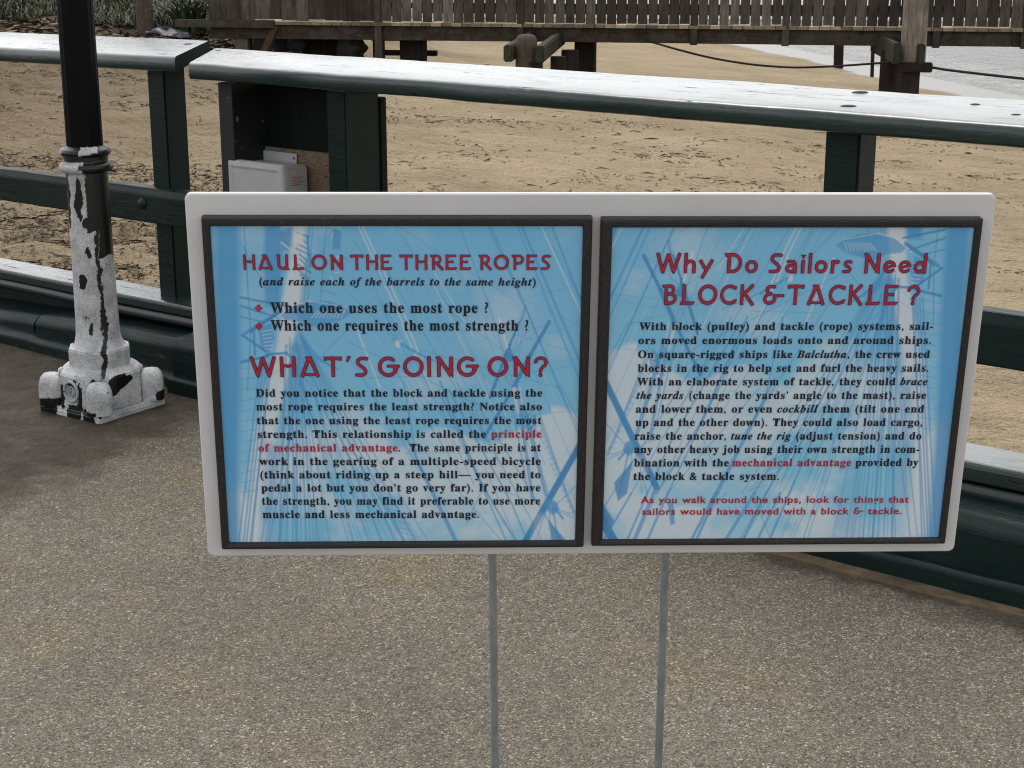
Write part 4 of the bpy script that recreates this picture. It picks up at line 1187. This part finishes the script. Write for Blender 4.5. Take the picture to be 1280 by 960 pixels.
# ---- lettering
redm = M('red_ink', (.47, .018, .050), .5).m
linem = M('dark_ink_outline', (.018, .012, .05), .5).m
inkm = M('black_ink', (.008, .010, .022), .5).m
def ub(s_, it=False):
    o = ''
    for ch in s_:
        if 'A' <= ch <= 'Z': o += chr((0x1D468 if it else 0x1D400) + ord(ch) - 65)
        elif 'a' <= ch <= 'z': o += chr((0x1D482 if it else 0x1D41A) + ord(ch) - 97)
        else: o += ch
    return o
TOFF = {'b': .012, 'i': .010, 's': .020}
TCACHE = {}
def text_meshes(reqs):
    objs = []
    for body, kind in reqs:
        cu = bpy.data.curves.new('text', 'FONT'); cu.body = body; cu.offset = TOFF[kind]; cu.resolution_u = 3
        cu.space_character = 1.10; cu.space_word = 1.2
        o = bpy.data.objects.new('text', cu); COL.objects.link(o); objs.append(o)
    dg = bpy.context.evaluated_depsgraph_get(); dg.update()
    for (body, kind), o in zip(reqs, objs):
        me = bpy.data.meshes.new_from_object(o.evaluated_get(dg))
        v = np.zeros(len(me.vertices) * 3); me.vertices.foreach_get('co', v)
        TCACHE[(body, kind)] = (v.reshape(-1, 3)[:, :2], [tuple(p.vertices) for p in me.polygons])
        bpy.data.meshes.remove(me)
    for o in objs:
        cu = o.data; bpy.data.objects.remove(o); bpy.data.curves.remove(cu)
CAPH = {}
QUEUE = []
def set_line(mb, body, kind, xl, xr, yl, yr, cap, h): QUEUE.append((mb, body, kind, xl, xr, yl, yr, cap, h))
def flush_lines():
    """every line of type fitted between two measured ends; cap: cap height in picture units"""
    caps = {'b': ub('H'), 'i': ub('H', True), 's': 'H'}
    text_meshes([(b_, k_) for k_, b_ in caps.items()] + [(q[1], q[2]) for q in QUEUE])
    for mb, body, kind, xl, xr, yl, yr, cap, h in QUEUE:
        v, f = TCACHE[(body, kind)]; cv = TCACHE[(caps[kind], kind)][0]
        ch = cv[:, 1].max() - max(0, cv[:, 1].min())
        x0, x1 = v[:, 0].min(), v[:, 0].max()
        a0, b0 = sab(xl, yl, h); a1, b1 = sab(xr, yr, h)
        k = abs(sab((xl + xr) / 2, (yl + yr) / 2 - cap, h)[1] - sab((xl + xr) / 2, (yl + yr) / 2, h)[1]) / ch
        s_ = (v[:, 0] - x0) / (x1 - x0)
        P = SGc + SN * h + (a0 + (a1 - a0) * s_)[:, None] * SU + (b0 + (b1 - b0) * s_ + v[:, 1] * k)[:, None] * SV
        mb.add(list(P), f)

# display capitals: strokes as a distance field, then contoured
def arcp(cx, cy, rx, ry, a0, a1, n=24):
    return [(cx + rx * math.cos(math.radians(a)), cy + ry * math.sin(math.radians(a))) for a in np.linspace(a0, a1, n)]
SWT = .165; THIN = .79
def G(ch):
    w_ = SWT; h = w_ / 2
    st = lambda x, y0=0, y1=1: ('s', (x, y0), (x, y1), w_)
    flag = lambda x: ('p', [(x - .17, 1.0), (x + .02, 1.0), (x + .02, .84), (x - .13, .885)])
    if ch == 'H': return [st(h), st(.70), ('s', (h, .55), (.70, .55), .10), ('p', [(.2, .56), (.58, .56), (.39, .44)])], .785
    if ch == 'A': return [('s', (.09, -.0), (.475, .985), w_), ('s', (.90, 0), (.50, .985), w_), ('p', [(.27, 1.0), (.55, 1.0), (.57, .90), (.40, .86), (.31, .915)]), ('s', (.16, .105), (.84, .105), .085), ('p', [(.27, .12), (.73, .12), (.50, .02)])], 1.0
    if ch == 'U': return [('s', (.20, .33), (.20, 1), w_), flag(.22), ('c', arcp(.47, .345, .27, .265, 180, 345), w_), st(.74), ('p', [(.72, 0), (.93, 0), (.84, .10), (.72, .12)])], .93
    if ch == 'L': return [('s', (.20, 0), (.20, 1), w_), ('p', [(0, 0), (.70, 0), (.79, .145), (.05, .125)])], .80
    if ch == 'O': return [('c', arcp(.5, .5, .43, .43, 0, 360, 48), w_)], 1.0
    if ch == 'N': return [('s', (.19, 0), (.19, .98), w_), flag(.20), ('s', (.17, .97), (.80, .05), w_), ('p', [(.74, 1), (.90, 1), (.905, -.055), (.70, .22)])], .91
    if ch == 'T': return [('p', [(0, 1), (.90, 1), (.88, .85), (.02, .85)]), ('p', [(0, 1), (.10, 1), (.10, .80), (.03, .82)]), ('p', [(.80, 1), (.90, 1), (.87, .82), (.80, .80)]), st(.45)], .90
    if ch == 'E': return [st(h), ('p', [(.05, 1), (.70, 1), (.69, .87), (.05, .87)]), ('s', (.1, .52), (.44, .52), .11), ('p', [(.28, .565), (.52, .60), (.50, .44), (.40, .465)]), ('p', [(.05, 0), (.68, 0), (.77, .15), (.05, .13)])], .77
    if ch == 'R': return [('s', (.22, 0), (.22, .95), w_), ('p', [(.0, .99), (.42, 1), (.42, .87), (.05, .85)]), ('c', [(.36, .935)] + arcp(.45, .70, .235, .235, 80, -80, 16) + [(.36, .455)], .145), ('s', (.40, .47), (.85, .0), w_)], .86
    if ch == 'P': return [('s', (.22, 0), (.22, .95), w_), ('p', [(.0, .99), (.42, 1), (.42, .87), (.05, .85)]), ('c', [(.36, .935)] + arcp(.48, .68, .26, .255, 80, -80, 16) + [(.36, .435)], .145)], .82
    if ch == 'S': return [('c', [(.60, .90), (.46, .925), (.30, .92), (.17, .85), (.13, .73), (.18, .62), (.32, .52), (.46, .41), (.54, .29), (.52, .17), (.42, .09), (.28, .07), (.08, .08)], .15), ('p', [(.50, 1.0), (.68, .96), (.62, .84), (.52, .85)])], .68
    if ch == 'W': return [('s', (.06, 1), (.36, .05), w_), ('s', (.36, .05), (.63, .95), w_), ('s', (.63, .95), (.93, .05), w_), ('s', (.93, .05), (1.22, 1), w_), ('p', [(.28, .2), (.44, .2), (.36, -.06)]), ('p', [(.85, .2), (1.01, .2), (.93, -.06)])], 1.28
    if ch == 'G': return [('c', arcp(.5, .5, .43, .43, 52, 348, 40), w_), ('s', (.46, .53), (1.06, .53), .12), ('s', (.84, .25), (.84, .55), w_)], 1.06
    if ch == 'C': return [('c', arcp(.5, .5, .43, .43, 52, 312, 40), .15), ('p', [(.70, .96), (.86, .92), (.84, .76), (.74, .80)]), ('p', [(.74, .19), (.90, .28), (.85, .10), (.78, .06)])], .90
    if ch == 'I': return [st(h)], .165
    if ch == "'": return [('p', [(.06, 1.02), (.22, 1.02), (.10, .76), (.02, .76)])], .22
    if ch == '?': return [('c', [(.06, .74)] + arcp(.34, .70, .265, .235, 165, -40, 20) + [(.44, .48), (.36, .38), (.33, .26)], .145), ('c', [(.33, .07), (.33, .071)], .19)], .68
    if ch == 'B': return [('s', (.22, 0), (.22, .95), w_), ('p', [(.0, .99), (.40, 1), (.40, .87), (.05, .85)]), ('c', [(.34, .935)] + arcp(.42, .735, .20, .20, 80, -80, 14) + [(.36, .54)], .145), ('c', [(.36, .53)] + arcp(.45, .295, .27, .23, 85, -85, 16) + [(.22, .07)], .15)], .80
    if ch == 'D': return [('s', (.24, .0), (.24, .95), w_), ('p', [(.0, .99), (.42, 1), (.42, .87), (.05, .84)]), ('c', [(.34, .935)] + arcp(.42, .50, .42, .43, 88, -88, 28) + [(.24, .07)], .155)], .93
    if ch == 'K': return [st(h), ('s', (.17, .50), (.66, 1.0), .155), ('s', (.24, .55), (.70, -.02), .155)], .76
    if ch == '&': return [('c', [(.60, .90), (.46, .925), (.32, .91), (.20, .83), (.19, .70), (.27, .60), (.42, .555)], .145), ('c', [(.42, .54), (.24, .50), (.12, .40), (.09, .27), (.16, .13), (.32, .07), (.48, .09), (.61, .19), (.64, .32), (.62, .44)], .145), ('s', (.58, .455), (1.12, .455), .12)], 1.12
    if ch == '-': return [('s', (0, .455), (.25, .455), .12)], .25
    if ch == 'h': return [st(h), ('c', [(.16, .50), (.24, .58), (.36, .60), (.47, .55), (.52, .45)], .15), ('s', (.525, 0), (.525, .46), w_)], .61
    if ch == 'y': return [('s', (.04, .64), (.33, .18), .15), ('s', (.68, .66), (.17, -.27), .155)], .72
    if ch == 'o': return [('c', arcp(.32, .32, .25, .25, 0, 360, 36), .15)], .64
    if ch == 'a': return [('c', arcp(.29, .23, .215, .165, 0, 360, 30), .135), ('s', (.53, .0), (.53, .42), .15), ('c', [(.12, .58), (.28, .60), (.43, .58), (.52, .48), (.53, .38)], .13)], .63
    if ch == 'i': return [('s', (.1, 0), (.1, .64), w_), ('p', [(-.02, .92), (.22, .92), (.10, .72)])], .2
    if ch == 'l': return [st(h)], .165
    if ch == 'r': return [('s', (.1, 0), (.1, .64), w_), ('c', [(.14, .46), (.24, .56), (.36, .58)], .14), ('p', [(.30, .68), (.46, .60), (.40, .48), (.30, .50)])], .45
    if ch == 's': return [('c', [(.42, .56), (.30, .585), (.16, .56), (.11, .47), (.18, .385), (.32, .30), (.40, .20), (.36, .10), (.24, .07), (.05, .075)], .13)], .46
    if ch == 'e': return [('c', arcp(.33, .32, .255, .25, 12, 318, 32), .145), ('s', (.12, .27), (.57, .40), .105)], .62
    if ch == 'd': return [('c', arcp(.31, .30, .235, .235, 0, 360, 34), .15), ('s', (.58, 0), (.58, 1), w_)], .665
    return [], .36
def sdf(prims, X, Y):
    D = np.full(X.shape, 9.0)
    for p in prims:
        if p[0] == 's':
            (x0, y0), (x1, y1), w_ = p[1:]; L = math.hypot(x1 - x0, y1 - y0); ux, uy = (x1 - x0) / L, (y1 - y0) / L
            a = (X - x0) * ux + (Y - y0) * uy; b = -(X - x0) * uy + (Y - y0) * ux
            qx, qy = np.abs(a - L / 2) - L / 2, np.abs(b) - w_ * THIN / 2
            d = np.minimum(np.maximum(qx, qy), 0) + np.hypot(np.maximum(qx, 0), np.maximum(qy, 0))
        elif p[0] == 'c':
            d = np.full(X.shape, 9.0)
            for (x0, y0), (x1, y1) in zip(p[1][:-1], p[1][1:]):
                dx, dy = x1 - x0, y1 - y0; t = np.clip(((X - x0) * dx + (Y - y0) * dy) / (dx * dx + dy * dy + 1e-12), 0, 1)
                d = np.minimum(d, np.hypot(X - x0 - t * dx, Y - y0 - t * dy))
            d = d - p[2] * THIN / 2
        else:
            pts = p[1]; n = len(pts); d = np.full(X.shape, 9.0); ins = np.zeros(X.shape, bool)
            for i in range(n):
                (x0, y0), (x1, y1) = pts[i], pts[(i + 1) % n]; dx, dy = x1 - x0, y1 - y0
                t = np.clip(((X - x0) * dx + (Y - y0) * dy) / (dx * dx + dy * dy), 0, 1)
                d = np.minimum(d, np.hypot(X - x0 - t * dx, Y - y0 - t * dy))
                if dy: ins ^= ((y0 > Y) != (y1 > Y)) & (X < dx * (Y - y0) / dy + x0)
            d = np.where(ins, -d, d) + .012
        D = np.minimum(D, d)
    return D
def contour(D, xs, ys, lev):
    """marching squares: polygons where D < lev"""
    V, F = [], []; cache = {}
    ins = D < lev; ny, nx = D.shape
    full = ins[:-1, :-1] & ins[:-1, 1:] & ins[1:, 1:] & ins[1:, :-1]; anyi = ins[:-1, :-1] | ins[:-1, 1:] | ins[1:, 1:] | ins[1:, :-1]
    def node(j, i):
        k = (j, i)
        if k not in cache: cache[k] = len(V); V.append((xs[i], ys[j]))
        return cache[k]
    def cut(a, b):
        k = (a, b) if a < b else (b, a)
        if k not in cache:
            (j0, i0), (j1, i1) = k; t = (lev - D[j0, i0]) / (D[j1, i1] - D[j0, i0] + 1e-12)
            cache[k] = len(V); V.append((xs[i0] + (xs[i1] - xs[i0]) * t, ys[j0] + (ys[j1] - ys[j0]) * t))
        return cache[k]
    for j in range(ny - 1):
        row = anyi[j]; i = 0
        while i < nx - 1:
            if not row[i]: i += 1; continue
            if full[j, i]:
                i1 = i
                while i1 + 1 < nx - 1 and full[j, i1 + 1]: i1 += 1
                bot_ = [node(j, q) for q in range(i, i1 + 2)]; top_ = [node(j + 1, q) for q in range(i1 + 1, i - 1, -1)]
                F.append(tuple(bot_ + top_)); i = i1 + 1; continue
            cs = [(j, i), (j, i + 1), (j + 1, i + 1), (j + 1, i)]; poly = []
            for q in range(4):
                a, b = cs[q], cs[(q + 1) % 4]
                if ins[a]: poly.append(node(*a))
                if ins[a] != ins[b]: poly.append(cut(a, b))
            if len(poly) >= 3: F.append(tuple(poly))
            i += 1
    return V, F
GC = {}
def display(mr, ml, body, xl, xr, yl, yr, cap, h, gap=.20, space=.42, outline=.030, res=.03):
    cur, items = 0.0, []
    for ch in body:
        if ch == ' ': cur += space - gap; continue
        pr, wd = G(ch); items.append((ch, cur, wd)); cur += wd + gap
    W_ = cur - gap
    a0, b0 = sab(xl, yl, h); a1, b1 = sab(xr, yr, h)
    k = abs(sab((xl + xr) / 2, (yl + yr) / 2 - cap, h)[1] - sab((xl + xr) / 2, (yl + yr) / 2, h)[1])
    for ch, x, wd in items:
        if ch not in GC:
            xs, ys = np.arange(-.25, wd + .25, res), np.arange(-.42, 1.15, res); X, Y = np.meshgrid(xs, ys)
            D = sdf(G(ch)[0], X, Y); GC[ch] = (contour(D, xs, ys, 0.0), contour(D, xs, ys, outline))
        for (V, F), mb_, hh in ((GC[ch][0], mr, h + .0004), (GC[ch][1], ml, h)):
            if mb_ is None: continue
            pts = []
            for vx, vy in V:
                s_ = (x + vx) / W_; pts.append(sp(a0 + (a1 - a0) * s_, b0 + (b1 - b0) * s_ + vy * k, hh))
            mb_.add(pts, F)

SETS = []
for pi, pn in enumerate(PANELS):
    o0, o1, o2, o3 = rect(pn['out'], HF); i0, i1, i2, i3 = rect(pn['inn'], HP)
    # print, a fine sheet carrying its own colours
    NX, NY = 560, 500
    ga, gb = np.linspace(i0 - .003, i1 + .003, NX), np.linspace(i2 - .003, i3 + .003, NY)
    U_, V_ = np.meshgrid((np.arange(NX)) / (NX - 1), (np.arange(NY)) / (NY - 1))
    if pi == 0: AX, AY = 263 + U_ * 465, 281 + (1 - V_) * 396
    else:
        px_, py_ = 764 + U_ * 454, 283 + (1 - V_) * 390
        AX, AY = (1467 - px_) / .963, py_ + 79
    colr = draw_art(AX, AY)
    me = bpy.data.meshes.new('printed_panel')
    A_, B_ = np.meshgrid(ga, gb)
    org = np.array(sign.location)
    vv = SGc - org + A_[..., None] * SU + B_[..., None] * SV + SN * (HP - .0008)
    idx = np.arange(NX * NY).reshape(NY, NX)
    ff = np.stack([idx[:-1, :-1], idx[:-1, 1:], idx[1:, 1:], idx[1:, :-1]], -1).reshape(-1, 4)
    me.vertices.add(NX * NY); me.vertices.foreach_set('co', vv.reshape(-1).astype(np.float32))
    me.loops.add(ff.size); me.loops.foreach_set('vertex_index', ff.ravel().astype(np.int32))
    me.polygons.add(len(ff)); me.polygons.foreach_set('loop_start', np.arange(0, ff.size, 4, dtype=np.int32)); me.update(calc_edges=True)
    at = me.color_attributes.new('print', 'FLOAT_COLOR', 'POINT')
    at.data.foreach_set('color', np.concatenate([colr, np.ones(colr.shape[:2] + (1,))], -1).ravel().astype(np.float32))
    me.materials.append(printm.m)
    panel = bpy.data.objects.new('printed_panel', me); COL.objects.link(panel); panel.parent = sign
    # mitred frame
    mb = MB()
    secs = [(0, 0, .0002), (0, 0, HF - .003), (.003, 0, HF), (1, -.004, HF), (1, 0, HP + .004), (1, .0, .002)]
    vs_ = []
    for f_, e_, h in secs:
        for ox, oy, ix, iy in ((o0, o3, i0, i3), (o1, o3, i1, i3), (o1, o2, i1, i2), (o0, o2, i0, i2)):
            ff_ = f_ if f_ in (0, 1) else .0
            a, b = ox + (ix - ox) * ff_, oy + (iy - oy) * ff_
            sx_, sy_ = math.copysign(1, ix - ox), math.copysign(1, iy - oy)
            ex = (f_ if f_ not in (0, 1) else 0) + e_
            vs_.append(sp(a + sx_ * ex, b + sy_ * ex, h))
    fs = [(i * 4 + k, i * 4 + (k + 1) % 4, (i + 1) * 4 + (k + 1) % 4, (i + 1) * 4 + k) for i in range(5) for k in range(4)] + [(20 + k, 20 + (k + 1) % 4, (k + 1) % 4, k) for k in range(4)]
    mb.add(vs_, fs); mb.build('frame', framem.m, sign, bevel=.0012)
    # type
    hT = HP + .0004
    red, lin, blk_ = MB(), MB(), MB()
    z7 = lambda x: 220 + x / 2.3704
    y7, y9 = (lambda y: 460 + y / 2.3704), (lambda y: 230 + y / 2.3704)
    if pi == 0:
        display(red, lin, 'HAUL ON THE THREE ROPES', z7(201), z7(1110), y9(254), y9(254), 18.6, hT, gap=.20, space=.50)
        set_line(blk_, ub('(and raise each of the barrels to the same height)', True), 'i', z7(247), z7(1066), y9(300), y9(301), 9.6, hT)
        set_line(blk_, ub('Which one uses the most rope ?'), 'b', z7(280), z7(925), y9(381.5), y9(381.5), 13, hT)
        set_line(blk_, ub('Which one requires the most strength ?'), 'b', z7(281), z7(1044), y9(434), y9(434), 13, hT)
        display(red, lin, "WHAT'S GOING ON?", z7(222), z7(1100), y9(571), y9(570), 24.6, hT, gap=.22, space=.50)
        rows = [('Did you notice that the block and tackle using the', 237, 1085, 85), ('most rope requires the least strength? Notice also', 238, 1084, 125.5), ('that the one using the least rope requires the most', 240, 1083, 166.5),
                ('strength. This relationship is called the', 242, 918, 207), ('#principle', 934, 1083, 206.5), ('#of mechanical advantage', 245, 657, 247.5), ('.  The same principle is at', 659, 1081, 247), ('work in the gearing of a multiple-speed bicycle', 247, 1081, 287.5),
                ('(think about riding up a steep hill\u2014 you need to', 250, 1080, 327), ('pedal a lot but you don\u2019t go very far). If you have', 253, 1080, 366), ('the strength, you may find it preferable to use more', 255, 1079, 405), ('muscle and less mechanical advantage.', 257, 898, 444.5)]
        for s_, xa, xb, yy in rows:
            r_ = s_.startswith('#')
            set_line(red if r_ else blk_, ub(s_.strip('#')), 'b', z7(xa), z7(xb), y7(yy), y7(yy - .6), 9.4, hT)
        for cx_, cy_ in ((244.5, 368), (245.5, 421.5)):
            for dx, dy in ((0, 1), (1, 0), (0, -1), (-1, 0)):
                c_ = (z7(cx_ + dx * 6.6), y9(cy_ + dy * 6.6)); q = 2.45
                red.add([sp(*sab(c_[0] + ex * q, c_[1] + ey * q, hT), hT) for ex, ey in ((0, 1), (1, 0), (0, -1), (-1, 0))], [(0, 1, 2, 3)])
    else:
        z8 = lambda x: 730 + x / 2.3704
        display(red, lin, 'Why Do Sailors Need', z8(213), z8(1013), y9(263), y9(264), 24.4, hT, gap=.19, space=.60)
        display(red, lin, 'BLOCK &TACKLE ?', z8(230), z8(992), y9(357), y9(358), 24.6, hT, gap=.19, space=.48)
        I = lambda s_: ub(s_, True)
        rows = [(ub('With block (pulley) and tackle (rope) systems, sail-'), 163, 1034, 432.5, 0), (ub('ors moved enormous loads onto and around ships.'), 161, 1028, 474, 0), (ub('On square-rigged ships like ') + I('Balclutha') + ub(', the crew used'), 160, 1024, 515.5, 0), (ub('blocks in the rig to help set and furl the heavy sails.'), 159, 1020, 556.5, 0),
                (ub('With an elaborate system of tackle, they could ') + I('brace'), 157, 1017, 596.5, 0), (I('the yards ') + ub('(change the yards\u2019 angle to the mast), raise'), 155, 1013, 637, 0), (ub('and lower them, or even ') + I('cockbill') + ub(' them (tilt one end'), 153, 1007, 677.5, 0), (ub('up and the other down). They could also load cargo,'), 152, 1002, 717, 0),
                (ub('raise the anchor, ') + I('tune the rig') + ub(' (adjust tension) and do'), 150, 999, 757.5, 0), (ub('any other heavy job using their own strength in com-'), 149, 993, 797, 0), (ub('bination with the'), 148, 429, 837, 0), (ub('mechanical advantage'), 439, 791, 836.5, 1), (ub('provided by'), 804, 990, 836, 0), (ub('the block & tackle system.'), 146, 577, 877, 0)]
        for s_, xa, xb, yy, r_ in rows:
            set_line(red if r_ else blk_, s_, 'b', z8(xa), z8(xb), y9(yy), y9(yy - .6), 9.4, hT)
        set_line(red, 'As you walk around the ships, look for things that', 's', z8(168), z8(962), y9(945.5), y9(944), 8.3, hT)
        set_line(red, 'sailors would have moved with a block', 's', z8(172), z8(785), y9(980), y9(978.5), 8.3, hT)
        display(None, red, '&', z8(798), z8(826), y9(978.4), y9(978.4), 8.3, hT, outline=.05)
        set_line(red, 'tackle.', 's', z8(840), z8(941), y9(978.4), y9(978), 8.3, hT)
    SETS.append((panel, red, lin, blk_))
flush_lines()
for panel, red, lin, blk_ in SETS:
    red.build('red_lettering', redm, panel, auto=False)
    lin.build('lettering_outline', linem, panel, auto=False)
    blk_.build('black_lettering', inkm, panel, auto=False)
